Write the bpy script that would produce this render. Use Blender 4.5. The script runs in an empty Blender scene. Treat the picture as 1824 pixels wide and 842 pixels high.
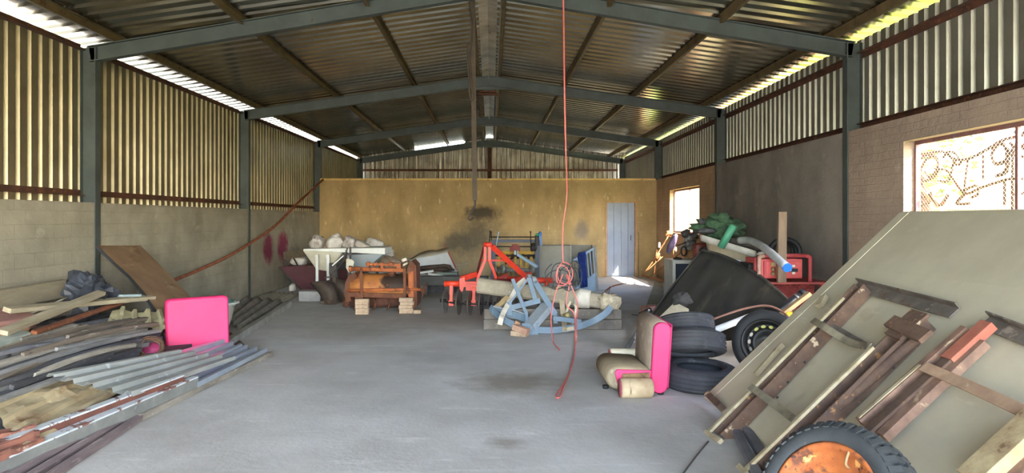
import bpy, math, random
from mathutils import Vector, Matrix, Quaternion, noise
random.seed(7)
V = Vector
F, CX, CY, H = 1190.0, 874.0, 391.0, 1.54
def W(px, py, Y): return V(((px-CX)/F*Y, Y, H+(CY-py)/F*Y))      # point of the place at depth Y
def FL(px, py, z=0.0):                                              # point of the place at height z
    Y = F*(H-z)/(py-CY); return V(((px-CX)/F*Y, Y, z))
C = bpy.context.scene.collection

# ------------------------------------------------------------------ materials
def lin(c):
    r = []
    for v in c[:3]:
        v = v/255.0
        r.append(v/12.92 if v <= 0.04045 else ((v+0.055)/1.055)**2.4)
    return (r[0], r[1], r[2], 1.0)
class NT:
    def __init__(s, m):
        m.use_nodes = True; s.t = m.node_tree; s.n = s.t.nodes; s.l = s.t.links
        s.n.clear()
    def new(s, k, **kw):
        n = s.n.new(k)
        for a, b in kw.items(): setattr(n, a, b)
        return n
    def link(s, a, b): s.l.new(a, b)
    def ramp(s, fac, p0, p1, c0=(0,0,0,1), c1=(1,1,1,1)):
        r = s.new('ShaderNodeValToRGB'); e = r.color_ramp.elements
        e[0].position, e[1].position = p0, p1; e[0].color, e[1].color = c0, c1
        s.link(fac, r.inputs[0]); return r.outputs[0]
    def noise(s, vec, scale, detail=5, rough=0.6, dist=0.0):
        n = s.new('ShaderNodeTexNoise'); n.inputs['Scale'].default_value = scale
        n.inputs['Detail'].default_value = detail; n.inputs['Roughness'].default_value = rough
        n.inputs['Distortion'].default_value = dist
        s.link(vec, n.inputs['Vector']); return n.outputs[0]
    def mix(s, fac, a, b, mode='MIX'):
        n = s.new('ShaderNodeMix', data_type='RGBA', blend_type=mode)
        if hasattr(fac, 'links'): s.link(fac, n.inputs[0])
        else: n.inputs[0].default_value = fac
        for v, i in ((a, 6), (b, 7)):
            if hasattr(v, 'links'): s.link(v, n.inputs[i])
            else: n.inputs[i].default_value = v
        return n.outputs[2]
    def math(s, op, a, b=None, c=None):
        n = s.new('ShaderNodeMath', operation=op)
        for v, i in ((a, 0), (b, 1), (c, 2)):
            if v is None: continue
            if hasattr(v, 'links'): s.link(v, n.inputs[i])
            else: n.inputs[i].default_value = v
        return n.outputs[0]
MATS = {}
def M(name, c, c2=None, scale=4, layers=(), rough=0.75, metal=0.0, bump=0.0, bscale=30, stretch=(1,1,1), detail=6,
      ells=(), plane='xy', brick=None, ridge=None, trans=0.0, spec=None, alpha=None, lo=0.35, hi=0.65):
    """procedural surface: base colour varied by noise, spots in layers, optional stains with a shape of their own"""
    if name in MATS: return MATS[name]
    m = bpy.data.materials.new(name); t = NT(m)
    out = t.new('ShaderNodeOutputMaterial'); b = t.new('ShaderNodeBsdfPrincipled')
    t.link(b.outputs[0], out.inputs[0])
    tc = t.new('ShaderNodeTexCoord'); mp = t.new('ShaderNodeMapping'); mp.inputs['Scale'].default_value = stretch
    t.link(tc.outputs['Object'], mp.inputs['Vector']); vec = mp.outputs[0]
    col = None
    if c2 is not None:
        col = t.ramp(t.noise(vec, scale, detail), lo, hi, lin(c), lin(c2))
    bm = None
    if brick:
        sep = t.new('ShaderNodeSeparateXYZ'); t.link(tc.outputs['Object'], sep.inputs[0])
        cb = t.new('ShaderNodeCombineXYZ')
        t.link(sep.outputs['XYZ'.index(brick[0])], cb.inputs[0]); t.link(sep.outputs['XYZ'.index(brick[1])], cb.inputs[1])
        wob = t.new('ShaderNodeVectorMath', operation='MULTIPLY_ADD')
        nn = t.new('ShaderNodeTexNoise'); nn.inputs['Scale'].default_value = 6; t.link(cb.outputs[0], nn.inputs['Vector'])
        t.link(nn.outputs['Color'], wob.inputs[0]); wob.inputs[1].default_value = (0.02, 0.02, 0); t.link(cb.outputs[0], wob.inputs[2])
        bk = t.new('ShaderNodeTexBrick'); t.link(wob.outputs[0], bk.inputs['Vector'])
        bk.inputs['Scale'].default_value = 1.0; bk.inputs['Brick Width'].default_value = brick[2]; bk.inputs['Row Height'].default_value = brick[3]
        bk.inputs['Mortar Size'].default_value = 0.006; bk.inputs['Mortar Smooth'].default_value = 0.6
        bk.inputs['Color1'].default_value = (1,1,1,1); bk.inputs['Color2'].default_value = (0.86,0.86,0.86,1)
        bk.inputs['Mortar'].default_value = (brick[4],)*3+(1,)
        col = t.mix(brick[5], col if col is not None else lin(c), bk.outputs['Color'], 'MULTIPLY'); bm = bk.outputs['Fac']
    for L in layers:   # (colour, scale, threshold, softness[, stretch])
        v = vec
        if len(L) > 4:
            m2 = t.new('ShaderNodeMapping'); m2.inputs['Scale'].default_value = L[4]
            m2.inputs['Location'].default_value = (3.7, 1.3, 2.1)
            t.link(tc.outputs['Object'], m2.inputs['Vector']); v = m2.outputs[0]
        fac = t.ramp(t.noise(v, L[1], 6), L[2], min(1, L[2]+L[3]))
        col = t.mix(fac, col if col is not None else lin(c), lin(L[0]))
    for E in ells:     # stains: (colour, u, v, ru, rv, strength, softness)
        sep = t.new('ShaderNodeSeparateXYZ'); t.link(tc.outputs['Object'], sep.inputs[0])
        iu, iv = {'xy': (0,1), 'yz': (1,2), 'xz': (0,2)}[plane]
        du = t.math('DIVIDE', t.math('SUBTRACT', sep.outputs[iu], E[1]), E[3])
        dv = t.math('DIVIDE', t.math('SUBTRACT', sep.outputs[iv], E[2]), E[4])
        d = t.math('SQRT', t.math('ADD', t.math('MULTIPLY', du, du), t.math('MULTIPLY', dv, dv)))
        d = t.math('ADD', d, t.math('MULTIPLY', t.math('SUBTRACT', t.noise(tc.outputs['Object'], 5, 6), 0.5), 1.1))
        k = t.ramp(d, max(0, 1-E[6]), 1.0, (E[5],)*3+(1,), (0,0,0,1))
        col = t.mix(k, col if col is not None else lin(c), lin(E[0]))
    if col is None: b.inputs['Base Color'].default_value = lin(c)
    else: t.link(col, b.inputs['Base Color'])
    b.inputs['Roughness'].default_value = rough; b.inputs['Metallic'].default_value = metal
    if spec is not None: b.inputs['Specular IOR Level'].default_value = spec
    if trans: b.inputs['Transmission Weight'].default_value = trans
    if alpha is not None: b.inputs['Alpha'].default_value = alpha
    nrm = None
    if bump:
        bn = t.new('ShaderNodeBump'); bn.inputs['Strength'].default_value = bump; bn.inputs['Distance'].default_value = 0.02
        t.link(t.noise(vec, bscale, 5), bn.inputs['Height']); nrm = bn.outputs[0]
    if bm is not None:
        bn = t.new('ShaderNodeBump'); bn.inputs['Strength'].default_value = 0.5; bn.inputs['Distance'].default_value = 0.01; bn.invert = True
        t.link(bm, bn.inputs['Height'])
        if nrm is not None: t.link(nrm, bn.inputs['Normal'])
        nrm = bn.outputs[0]
    if nrm is not None: t.link(nrm, b.inputs['Normal'])
    MATS[name] = m; return m

# ------------------------------------------------------------------ mesh building
def frame(d, up=(0,0,1)):
    d = V(d).normalized(); up = V(up)
    s = d.cross(up)
    if s.length < 1e-4: s = d.cross(V((0,1,0)))
    s.normalize(); u = s.cross(d).normalized()
    return d, s, u            # along, side (right), up
class MB:
    def __init__(s): s.v = []; s.f = []; s.sm = []
    def add(s, vs, fs, smooth=False):
        b = len(s.v); s.v += [V(p) for p in vs]
        for f in fs: s.f.append([b+i for i in f]); s.sm.append(smooth)
        return s
    def box(s, c, size, R=None):
        c = V(c); h = [x/2 for x in size]; vs = []
        for z in (-1,1):
            for y in (-1,1):
                for x in (-1,1):
                    p = V((x*h[0], y*h[1], z*h[2])); vs.append(c + (R @ p if R else p))
        return s.add(vs, [(0,2,3,1),(4,5,7,6),(0,1,5,4),(2,6,7,3),(0,4,6,2),(1,3,7,5)])
    def bx(s, x0, x1, y0, y1, z0, z1): return s.box(((x0+x1)/2,(y0+y1)/2,(z0+z1)/2), (abs(x1-x0),abs(y1-y0),abs(z1-z0)))
    def bar(s, A, B, w, h, up=(0,0,1)):                # rectangular bar from A to B; h along up
        return s.extr([(-w/2,-h/2),(w/2,-h/2),(w/2,h/2),(-w/2,h/2)], A, B, up)
    def extr(s, prof, A, B, up=(0,0,1), open_=False, smooth=False, scaleB=1.0):
        A, B = V(A), V(B); d, sd, u = frame(B-A, up); n = len(prof)
        vs = [A + sd*p[0] + u*p[1] for p in prof] + [B + sd*p[0]*scaleB + u*p[1]*scaleB for p in prof]
        m = n-1 if open_ else n
        fs = [(i, (i+1)%n, n+(i+1)%n, n+i) for i in range(m)]
        s.add(vs, fs, smooth)
        if not open_: b = len(s.v)-2*n; s.f += [[b+i for i in reversed(range(n))], [b+n+i for i in range(n)]]; s.sm += [False, False]
        return s
    def path(s, prof, pts, up=(0,0,1), closed=True, smooth=False):   # a section swept along a polyline with fixed up
        pts = [V(p) for p in pts]; n = len(prof); vs = []
        for i, p in enumerate(pts):
            t = (pts[min(i+1,len(pts)-1)] - pts[max(i-1,0)])
            d, sd, u = frame(t, up); vs += [p + sd*q[0] + u*q[1] for q in prof]
        fs = []; m = n if closed else n-1
        for k in range(len(pts)-1):
            for i in range(m): fs.append((k*n+i, k*n+(i+1)%n, (k+1)*n+(i+1)%n, (k+1)*n+i))
        s.add(vs, fs, smooth)
        if closed:
            b = len(s.v)-len(vs); e = b+(len(pts)-1)*n
            s.f += [[b+i for i in reversed(range(n))], [e+i for i in range(n)]]; s.sm += [False, False]
        return s
    def tube(s, pts, r, seg=10, closed=False, hollow=0.0):
        pts = [V(p) for p in pts]; n = len(pts); rr = r if isinstance(r, (list,tuple)) else [r]*n
        t0 = (pts[1]-pts[0]).normalized(); d, sd, u = frame(t0); vs = []
        for i, p in enumerate(pts):
            if closed: t = pts[(i+1)%n]-pts[i-1]
            else: t = pts[min(i+1,n-1)]-pts[max(i-1,0)]
            t = t.normalized() if t.length > 1e-9 else t0
            q = t0.rotation_difference(t); sd = q @ sd; u = q @ u; t0 = t
            for k in range(seg):
                a = 2*math.pi*k/seg; vs.append(p + (sd*math.cos(a)+u*math.sin(a))*rr[i])
        fs = []
        for i in range(n if closed else n-1):
            j = (i+1)%n
            for k in range(seg): fs.append((i*seg+k, i*seg+(k+1)%seg, j*seg+(k+1)%seg, j*seg+k))
        b = len(s.v); s.add(vs, fs, True)
        if not closed:
            s.f += [[b+k for k in reversed(range(seg))], [b+(n-1)*seg+k for k in range(seg)]]; s.sm += [False, False]
        return s
    def lathe(s, prof, o, axis, seg=32, closed=False, jag=None):         # prof: (radius, height along axis)
        o = V(o); d, sd, u = frame(axis, (0,0,1) if abs(V(axis).normalized().z) < 0.95 else (0,1,0)); n = len(prof); vs = []
        for k in range(seg):
            a = 2*math.pi*k/seg; e = sd*math.cos(a)+u*math.sin(a)
            for i, (r, h) in enumerate(prof):
                rr = r*(jag(a, i) if jag else 1); vs.append(o + e*rr + d*h)
        fs = []; m = n if closed else n-1
        for k in range(seg):
            k2 = (k+1)%seg
            for i in range(m): fs.append((k*n+i, k*n+(i+1)%n, k2*n+(i+1)%n, k2*n+i))
        return s.add(vs, fs, True)
    def loft(s, rings, caps=True, smooth=True, closed=True):
        n = len(rings[0]); vs = [p for r in rings for p in r]; fs = []
        for k in range(len(rings)-1):
            for i in range(n if closed else n-1): fs.append((k*n+i, k*n+(i+1)%n, (k+1)*n+(i+1)%n, (k+1)*n+i))
        b = len(s.v); s.add(vs, fs, smooth)
        if caps:
            e = b+(len(rings)-1)*n
            s.f += [[b+i for i in reversed(range(n))], [e+i for i in range(n)]]; s.sm += [False, False]
        return s
    def prism(s, pts, t):                              # planar outline given thickness vector t
        pts = [V(p) for p in pts]; t = V(t); n = len(pts)
        vs = pts + [p+t for p in pts]
        fs = [tuple(reversed(range(n))), tuple(range(n, 2*n))] + [(i, (i+1)%n, n+(i+1)%n, n+i) for i in range(n)]
        return s.add(vs, fs)
    def blob(s, c, size, amp=0.15, sc=2.0, seed=0, R=None, nu=20, nv=12, flat=None, pw=1.0):
        c = V(c); vs = []; fs = []
        for j in range(nv+1):
            th = math.pi*j/nv
            for i in range(nu):
                ph = 2*math.pi*i/nu
                def sp(x): return math.copysign(abs(x)**pw, x)
                p = V((sp(math.sin(th))*sp(math.cos(ph)), sp(math.sin(th))*sp(math.sin(ph)), sp(math.cos(th))))
                k = 1+amp*noise.noise(p*sc+V((seed*7.3, seed*3.1, seed)))+amp*0.5*noise.noise(p*sc*2.7+V((seed,0,seed*5)))
                q = V((p.x*size[0]*k, p.y*size[1]*k, p.z*size[2]*k))
                if R: q = R @ q
                q = c+q
                if flat is not None and q.z < flat: q.z = flat
                vs.append(q)
        for j in range(nv):
            for i in range(nu): fs.append((j*nu+i, (j+1)*nu+i, (j+1)*nu+(i+1)%nu, j*nu+(i+1)%nu))
        return s.add(vs, fs, True)
    def build(s, name, mat, parent=None, bevel=0.0, solid=0.0, seg=2, at=None):
        o_ = V((0,0,0))
        if parent is not None:
            Mi = WM[parent.name].inverted(); vs = [Mi @ p for p in s.v]
        else:
            xs = [p.x for p in s.v]; ys = [p.y for p in s.v]; zs = [p.z for p in s.v]
            o_ = V(at) if at is not None else V(((min(xs)+max(xs))/2, (min(ys)+max(ys))/2, min(zs))); vs = [p-o_ for p in s.v]
        me = bpy.data.meshes.new(name); me.from_pydata([tuple(p) for p in vs], [], s.f)
        me.polygons.foreach_set('use_smooth', s.sm); me.materials.append(mat); me.update()
        ob = bpy.data.objects.new(name, me); C.objects.link(ob); ob.location = o_
        if parent is not None: ob.parent = parent; WM[ob.name] = WM[parent.name].copy()
        else: WM[ob.name] = Matrix.Translation(o_)
        if solid:
            md = ob.modifiers.new('thickness', 'SOLIDIFY'); md.thickness = solid; md.offset = 0
        if bevel:
            md = ob.modifiers.new('edges', 'BEVEL'); md.width = bevel; md.segments = seg; md.limit_method = 'ANGLE'; md.angle_limit = 0.6
        return ob
WM = {}
def tag(o, label=None, cat=None, group=None, kind=None):
    if label: o['label'] = label
    if cat: o['category'] = cat
    if group: o['group'] = group
    if kind: o['kind'] = kind
    return o
def thing(name, label, cat, loc=(0,0,0), R=None, group=None, kind=None):
    e = bpy.data.objects.new(name, None); C.objects.link(e); e.empty_display_size = 0.1
    m = Matrix.Translation(V(loc)) @ (R.to_4x4() if R else Matrix())
    e.matrix_world = m; WM[e.name] = m
    return tag(e, label, cat, group, kind)
def copy_thing(src, m, label=None):
    """a copy of a thing with copies of its parts and sub-parts, placed by matrix m"""
    r = src.copy(); C.objects.link(r); r.matrix_world = m; WM[r.name] = m.copy()
    if label: r['label'] = label
    for ch in list(src.children):
        c = ch.copy(); C.objects.link(c); c.parent = r
        for g in list(ch.children):
            d = g.copy(); C.objects.link(d); d.parent = c
    return r
def solo(mb, name, mat, label, cat, group=None, bevel=0.0, solid=0.0, kind=None):
    return tag(mb.build(name, mat, None, bevel, solid), label, cat, group, kind)
def Rz(a): return Matrix.Rotation(a, 3, 'Z')
def Rx(a): return Matrix.Rotation(a, 3, 'X')
def Ry(a): return Matrix.Rotation(a, 3, 'Y')
def basis(x, y, z): return Matrix((x, y, z)).transposed()
def bez(pts, n=24):                                    # smooth curve through points (Catmull-Rom)
    P = [V(p) for p in pts]; P = [P[0]*2-P[1]] + P + [P[-1]*2-P[-2]]; out = []
    segs = len(P)-3; per = max(2, n//segs)
    for i in range(segs):
        a, b, c, d = P[i:i+4]
        for k in range(per):
            t = k/per; out.append(0.5*((2*b)+(c-a)*t+(2*a-5*b+4*c-d)*t*t+(3*b-a-3*c+d)*t**3))
    out.append(P[-2]); return out
IBR = [(0,0),(0.098,0),(0.116,0.036),(0.153,0.036)]; PITCH = 0.1715
def ribs(width, pitch=PITCH, prof=IBR, h=1.0):
    pts = []; n = int(math.ceil(width/pitch))
    for k in range(n):
        for (a, b) in prof:
            x = k*pitch + a*pitch/PITCH
            if x <= width: pts.append((x, b*h))
    return pts
def isec(w, h, tf=0.012, tw=0.01):
    return [(-w/2,-h/2),(w/2,-h/2),(w/2,-h/2+tf),(tw/2,-h/2+tf),(tw/2,h/2-tf),(w/2,h/2-tf),(w/2,h/2),(-w/2,h/2),(-w/2,h/2-tf),(-tw/2,h/2-tf),(-tw/2,-h/2+tf),(-w/2,-h/2+tf)]
def csec(w, h, t=0.008):       # channel, back at -w/2
    return [(-w/2,-h/2),(w/2,-h/2),(w/2,-h/2+t),(-w/2+t,-h/2+t),(-w/2+t,h/2-t),(w/2,h/2-t),(w/2,h/2),(-w/2,h/2)]
def lsec(w, h, t=0.008): return [(0,0),(w,0),(w,t),(t,t),(t,h),(0,h)]
# ------------------------------------------------------------------ palette
steel_green = M('painted_green_grey_steel', (72,81,78), (58,65,63), 3, [((70,60,45), 9, 0.66, 0.06)], rough=0.6, bump=0.05)
rust = M('rust_brown', (96,58,38), (62,40,30), 6, [((130,78,46), 14, 0.58, 0.1)], rough=0.9, bump=0.3, bscale=60)
galv_roof = M('galvanised_roof_sheet', (150,146,131), (122,118,104), 1.3, [((90,84,70), 2.2, 0.6, 0.2, (0.3,4,1))], rough=0.2, metal=0.92)
galv_wall = M('aged_wall_sheet', (146,137,112), (120,112,90), 1.5, [((124,110,76), 3, 0.6, 0.2, (1,4,0.5))], rough=0.45, metal=0.72)
galv_right = M('weathered_wall_sheet', (166,164,150), (146,144,130), 1.5, [((120,112,94), 3, 0.62, 0.2, (1,4,0.5))], rough=0.42, metal=0.7)
purlin_m = M('purlin_steel', (118,100,66), (92,78,52), 3, [((80,52,34), 6, 0.6, 0.1)], rough=0.6, metal=0.3)
plaster_left = M('bagged_grey_wall', (162,155,137), (138,132,116), 1.6, [((180,172,150), 3.0, 0.62, 0.15), ((120,112,94), 1.1, 0.6, 0.2), ((140,104,64), 5, 0.7, 0.08, (3,3,0.5))],
    rough=0.95, bump=0.35, bscale=26, brick=('Y','Z',0.3,0.15,0.72,0.35), plane='yz',
    ells=[((122,28,66), 6.1, 0.92, 0.36, 0.4, 0.95, 0.5), ((128,30,68), 7.0, 0.95, 0.42, 0.42, 0.95, 0.5), ((92,88,80), 7.9, 0.4, 0.9, 0.6, 0.7, 0.5)])
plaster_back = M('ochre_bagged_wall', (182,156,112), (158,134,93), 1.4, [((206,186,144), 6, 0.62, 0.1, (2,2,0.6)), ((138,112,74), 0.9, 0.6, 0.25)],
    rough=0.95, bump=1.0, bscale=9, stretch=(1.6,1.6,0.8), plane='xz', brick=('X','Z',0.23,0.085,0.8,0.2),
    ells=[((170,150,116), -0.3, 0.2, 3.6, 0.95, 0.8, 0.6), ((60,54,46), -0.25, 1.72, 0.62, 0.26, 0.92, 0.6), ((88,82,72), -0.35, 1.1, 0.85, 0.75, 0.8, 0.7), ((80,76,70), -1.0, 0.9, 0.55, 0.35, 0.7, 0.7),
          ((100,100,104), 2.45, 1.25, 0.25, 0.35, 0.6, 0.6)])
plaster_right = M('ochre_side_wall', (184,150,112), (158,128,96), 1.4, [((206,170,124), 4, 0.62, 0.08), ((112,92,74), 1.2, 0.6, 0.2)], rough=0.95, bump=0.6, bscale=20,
    brick=('Y','Z',0.23,0.085,0.66,0.45), plane='yz')  # ochre tone also takes in the orange glow by the far window
plaster_near = M('mauve_grey_side_wall', (168,148,130), (146,128,114), 1.4, [((182,164,146), 4, 0.62, 0.12), ((112,98,88), 1.2, 0.6, 0.2)], rough=0.95, bump=0.7, bscale=14, brick=('Y','Z',0.23,0.085,0.8,0.15), plane='yz')  # bay's own mauve, greyed further to carry the near window's haze
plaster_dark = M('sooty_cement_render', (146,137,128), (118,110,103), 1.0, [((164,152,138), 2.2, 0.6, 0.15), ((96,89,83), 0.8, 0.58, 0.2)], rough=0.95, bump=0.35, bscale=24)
concrete = M('worn_concrete_floor', (202,200,196), (178,175,170), 0.9, [((222,220,216), 3.0, 0.6, 0.2, (0.6,2.6,1)), ((158,152,143), 0.5, 0.54, 0.25), ((230,227,221), 13, 0.68, 0.1, (0.7,3,1)), ((146,136,122), 9, 0.71, 0.08)],
    rough=0.88, bump=0.25, bscale=18, plane='xy',
    ells=[((140,130,116), 0.2, 6.35, 0.62, 0.55, 0.8, 0.7), ((146,136,124), 0.1, 4.6, 0.17, 0.16, 0.75, 0.7), ((158,146,130), -0.3, 10.4, 3.0, 1.4, 0.5, 0.7), ((160,150,134), -2.0, 9.2, 1.2, 0.8, 0.5, 0.7)])
sand = M('sandy_yard', (166,158,142), (148,141,126), 0.3, [((144,138,112), 0.8, 0.55, 0.15)], rough=1.0)
grass_dry = M('dry_grass_yard', (120,130,44), (134,132,56), 0.5, [((92,116,40), 1.5, 0.5, 0.15)], rough=1.0)

# ------------------------------------------------------------------ shell
def XL(y): return -4.81 + 0.0203*(y-8.15)
def XR(y): return 4.34 + 0.013*(y-8.15)
XC = -0.04
Y0, YB = -4.4, 23.7
FR = [-4.3, -1.85, 3.15, 8.15, 13.0, 18.1, 23.4]
def ZB(x): return 4.34 - 0.142*abs(x-XC)            # top of the rafters
def ZR(x): return ZB(x) + 0.10                      # underside of the roof sheet

fl = MB(); fl.bx(-5.0, 4.9, Y0-0.1, 8.181, -0.2, 0); fl.bx(-5.0, 4.9, 8.18, 8.186, -0.2, -0.006); fl.bx(-5.0, 4.9, 8.186, 24.0, -0.2, 0.0)
tag(fl.build('floor', concrete, at=(0,0,0)), kind='structure')
g = MB(); g.bx(-70, -5.0, -60, 60, -0.25, -0.06); g.bx(-5.0, 4.9, -60, Y0-0.1, -0.25, -0.06); g.bx(-5.0, 4.9, 24.0, 60, -0.25, -0.06)
tag(g.build('ground', sand, at=(0,0,0)), kind='structure')
g = MB(); g.bx(4.9, 70, -60, 60, -0.25, -0.06); tag(g.build('ground_lawn', grass_dry, at=(0,0,0)), kind='structure')

def clad(side, y0, y1, z0, z1f):      # upright ribbed sheeting on one long wall
    X = XL if side < 0 else XR
    m = MB(); vs = []; pr = ribs(y1-y0)
    for (s, h) in pr:
        y = y0+s; x = X(y)+side*(0.165+h)
        vs += [V((x,y,z0)), V((x,y,z1f))]
    m.add(vs, [(2*i,2*i+2,2*i+3,2*i+1) for i in range(len(pr)-1)])
    return m
wl = thing('wall_left', None, None, (XL(8), 8, 0), kind='structure')
m = MB(); a, b = Y0, 23.6
m.add([(XL(a),a,0),(XL(b),b,0),(XL(b)-0.16,b,0),(XL(a)-0.16,a,0),(XL(a),a,1.745),(XL(b),b,1.745),(XL(b)-0.16,b,1.745),(XL(a)-0.16,a,1.745)],
      [(0,1,5,4),(1,2,6,5),(2,3,7,6),(3,0,4,7),(4,5,6,7),(0,3,2,1)])
o = m.build('masonry', plaster_left, wl); o.location = V((0,0,0)); 
clad(-1, Y0, 23.6, 1.715, 3.62).build('cladding', galv_wall, wl)
wr = thing('wall_right', None, None, (XR(8), 8, 0), kind='structure')
WIN = [(3.9, 7.0, 1.32, 2.36), (14.15, 16.6, 1.22, 2.27)]
ZT = 2.61
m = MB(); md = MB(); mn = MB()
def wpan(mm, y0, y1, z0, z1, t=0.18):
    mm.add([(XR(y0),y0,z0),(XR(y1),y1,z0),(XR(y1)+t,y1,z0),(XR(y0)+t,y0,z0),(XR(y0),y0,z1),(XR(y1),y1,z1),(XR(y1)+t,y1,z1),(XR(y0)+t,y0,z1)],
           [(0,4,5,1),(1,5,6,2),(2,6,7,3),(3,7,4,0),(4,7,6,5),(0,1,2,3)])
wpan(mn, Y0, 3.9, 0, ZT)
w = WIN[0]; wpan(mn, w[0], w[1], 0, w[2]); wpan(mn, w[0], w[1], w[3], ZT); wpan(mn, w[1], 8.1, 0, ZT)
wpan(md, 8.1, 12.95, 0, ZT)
w = WIN[1]; wpan(m, 12.95, w[0], 0, ZT); wpan(m, w[0], w[1], 0, w[2]); wpan(m, w[0], w[1], w[3], ZT); wpan(m, w[1], 19.6, 0, ZT); wpan(m, 21.6, 23.6, 0, ZT)  # gap at the end: unseen back-room opening, added to let light in
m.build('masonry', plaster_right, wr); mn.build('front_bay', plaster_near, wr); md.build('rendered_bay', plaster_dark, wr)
clad(1, Y0, 23.5, ZT+0.005, 3.73).build('cladding', galv_right, wr)
for side, X, wt, zs in ((-1, XL, wl, (1.83, 3.59)), (1, XR, wr, (2.70, 3.56))):
    for i in range(len(FR)-1):
        a, b = FR[i]+0.06, FR[i+1]-0.06
        for z in zs:
            q = MB(); q.extr(lsec(0.07, 0.07, 0.007), (X(a)+side*0.16, a, z), (X(b)+side*0.16, b, z), (0,0,1 if side < 0 else -1))
            q.build('girt', rust, wt)
# rear brick partition with coping
wb = thing('wall_back', None, None, (0, 18.1, 0), kind='structure')
m = MB(); DX0, DX1, DZ = 3.09, 3.93, 2.03
y0, y1 = 18.0, 18.2
m.bx(XL(18), DX0, y0, y1, 0, 2.6); m.bx(DX0, DX1, y0, y1, DZ, 2.6); m.bx(DX1, XR(18), y0, y1, 0, 2.6)
m.build('masonry', plaster_back, wb).data
cop = M('cream_coping_paint', (226,196,130), (200,164,100), 5, [((150,104,60), 7, 0.6, 0.08)], rough=0.8)
for k in range(8):
    q = MB(); a = XL(18)+0.02+k*1.13; b = min(a+1.115, XR(18)-0.01)
    q.bx(a, b, y0-0.035, y1+0.03, 2.6, 2.65); q.build('coping_stone', cop, wb, bevel=0.006)
# far gable sheeting
gable_m = M('gable_sheet', (160,152,134), (108,100,86), 2, [((206,200,184), 5, 0.55, 0.05, (6,1,0.15)), ((60,52,44), 6, 0.62, 0.05, (8,1,0.2))], rough=0.5, metal=0.4)
wg = thing('wall_gable', None, None, (0, YB, 0), kind='structure')
m = MB(); pr = ribs(9.6); vs = []
for (s, h) in pr:
    x = -4.75+s; gap = 0.085 if -2.7 < x < -0.9 else -0.02
    vs += [V((x, YB+0.05+h, 0)), V((x, YB+0.05+h, ZR(x)-gap))]
m.add(vs, [(2*i,2*i+1,2*i+3,2*i+2) for i in range(len(pr)-1)]); m.build('cladding', gable_m, wg)
q = MB(); q.bx(-4.6, 4.5, YB-0.05, YB+0.03, 3.26, 3.33); q.build('girt', rust, wg)
q = MB(); q.extr(isec(0.12,0.12), (XC,YB-0.03,0), (XC,YB-0.03,4.2), (1,0,0)); q.build('gable_post', rust, wg)
# portal frames
for y in FR:
    t = thing('portal_frame', 'steel portal frame', None, (0,y,0), kind='structure')
    for side, X in ((-1,XL),(1,XR)):
        q = MB(); x = X(y)+side*0.075
        q.extr(isec(0.11, 0.19), (x,y,0), (x,y,ZB(x)-0.02), (1,0,0)); q.build('column', steel_green, t)
        q = MB(); A = V((x-side*0.0, y, ZB(x)-0.10)); B = V((XC, y, ZB(XC)-(0.10 if y != 8.15 else -0.02)))
        q.extr(isec(0.10, 0.19), A, B); q.build('rafter', steel_green, t)
        if y == 8.15: continue
        q = MB(); q.prism([(XC,y-0.006,ZB(XC)-0.19),(XC+side*0.55,y-0.006,ZB(XC+side*.55)-0.19),(XC,y-0.006,ZB(XC)-0.27)], (0,0.012,0)); q.build('haunch', steel_green, t)
# roof
rf = thing('ceiling', None, None, (0, 10, 4.3), kind='structure')
yr0, yr1 = Y0-0.4, YB+0.25
for side in (-1, 1):
    m = MB(); pr = ribs(yr1-yr0, 0.235, IBR, 1.25); vs = []; xe = XC+side*(5.55 if side < 0 else 5.3); xi = XC+side*0.13
    for (s, h) in pr:
        for x in (xi, xe): vs.append(V((x, yr0+s, ZR(x)+h)))
    m.add(vs, [(2*i,2*i+1,2*i+3,2*i+2) for i in range(len(pr)-1)]); m.build('roof_sheet', galv_roof, rf)
    xs = [0.2, 1.48, 2.85, 4.22] if side > 0 else [0.2, 1.45, 2.98, 4.52]
    for d in xs:
        x = XC+side*d; q = MB(); z = ZB(x)+0.05
        q.extr(csec(0.05, 0.10, 0.006), (x, yr0+0.1, z), (x, yr1-0.1, z), (-side*0.14,0,1)); q.build('purlin', purlin_m, rf)
cap_m = M('bright_ridge_flashing', (205,205,200), (150,150,146), 3, [((90,84,72), 6, 0.6, 0.1)], rough=0.3, metal=0.8)
q = MB(); z = ZR(XC)+0.055
q.add([(XC-0.24,yr0,z-0.025),(XC,yr0,z+0.02),(XC+0.24,yr0,z-0.025),(XC-0.24,yr1,z-0.025),(XC,yr1,z+0.02),(XC+0.24,yr1,z-0.025)], [(0,1,4,3),(1,2,5,4)])
q.build('ridge_cap', cap_m, rf)

# ------------------------------------------------------------------ camera, light, sky
cam = bpy.data.cameras.new('camera'); co = bpy.data.objects.new('camera', cam); C.objects.link(co)
co.location = (0,0,H); co.rotation_euler = (math.pi/2,0,0)
cam.sensor_width = 36; cam.lens = F/1824*36; cam.shift_x = (912-CX)/1824; cam.shift_y = -(421-CY)/1824; cam.clip_end = 300
cam.clip_start = 0.05
sc = bpy.context.scene; sc.camera = co
SD = V((-0.6,0.85,-1.0)).normalized()
sl = bpy.data.lights.new('sun', 'SUN'); so = bpy.data.objects.new('sun', sl); C.objects.link(so)
sl.energy = 5.0; sl.angle = 0.009; sl.color = (1.0,0.95,0.86); so.rotation_euler = SD.to_track_quat('-Z','Y').to_euler(); so.location = (10,-15,20)
wd = bpy.data.worlds.new('sky'); sc.world = wd; wd.use_nodes = True; nt = wd.node_tree; nt.nodes.clear()
o_ = nt.nodes.new('ShaderNodeOutputWorld'); bg = nt.nodes.new('ShaderNodeBackground'); st = nt.nodes.new('ShaderNodeTexSky')
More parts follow.
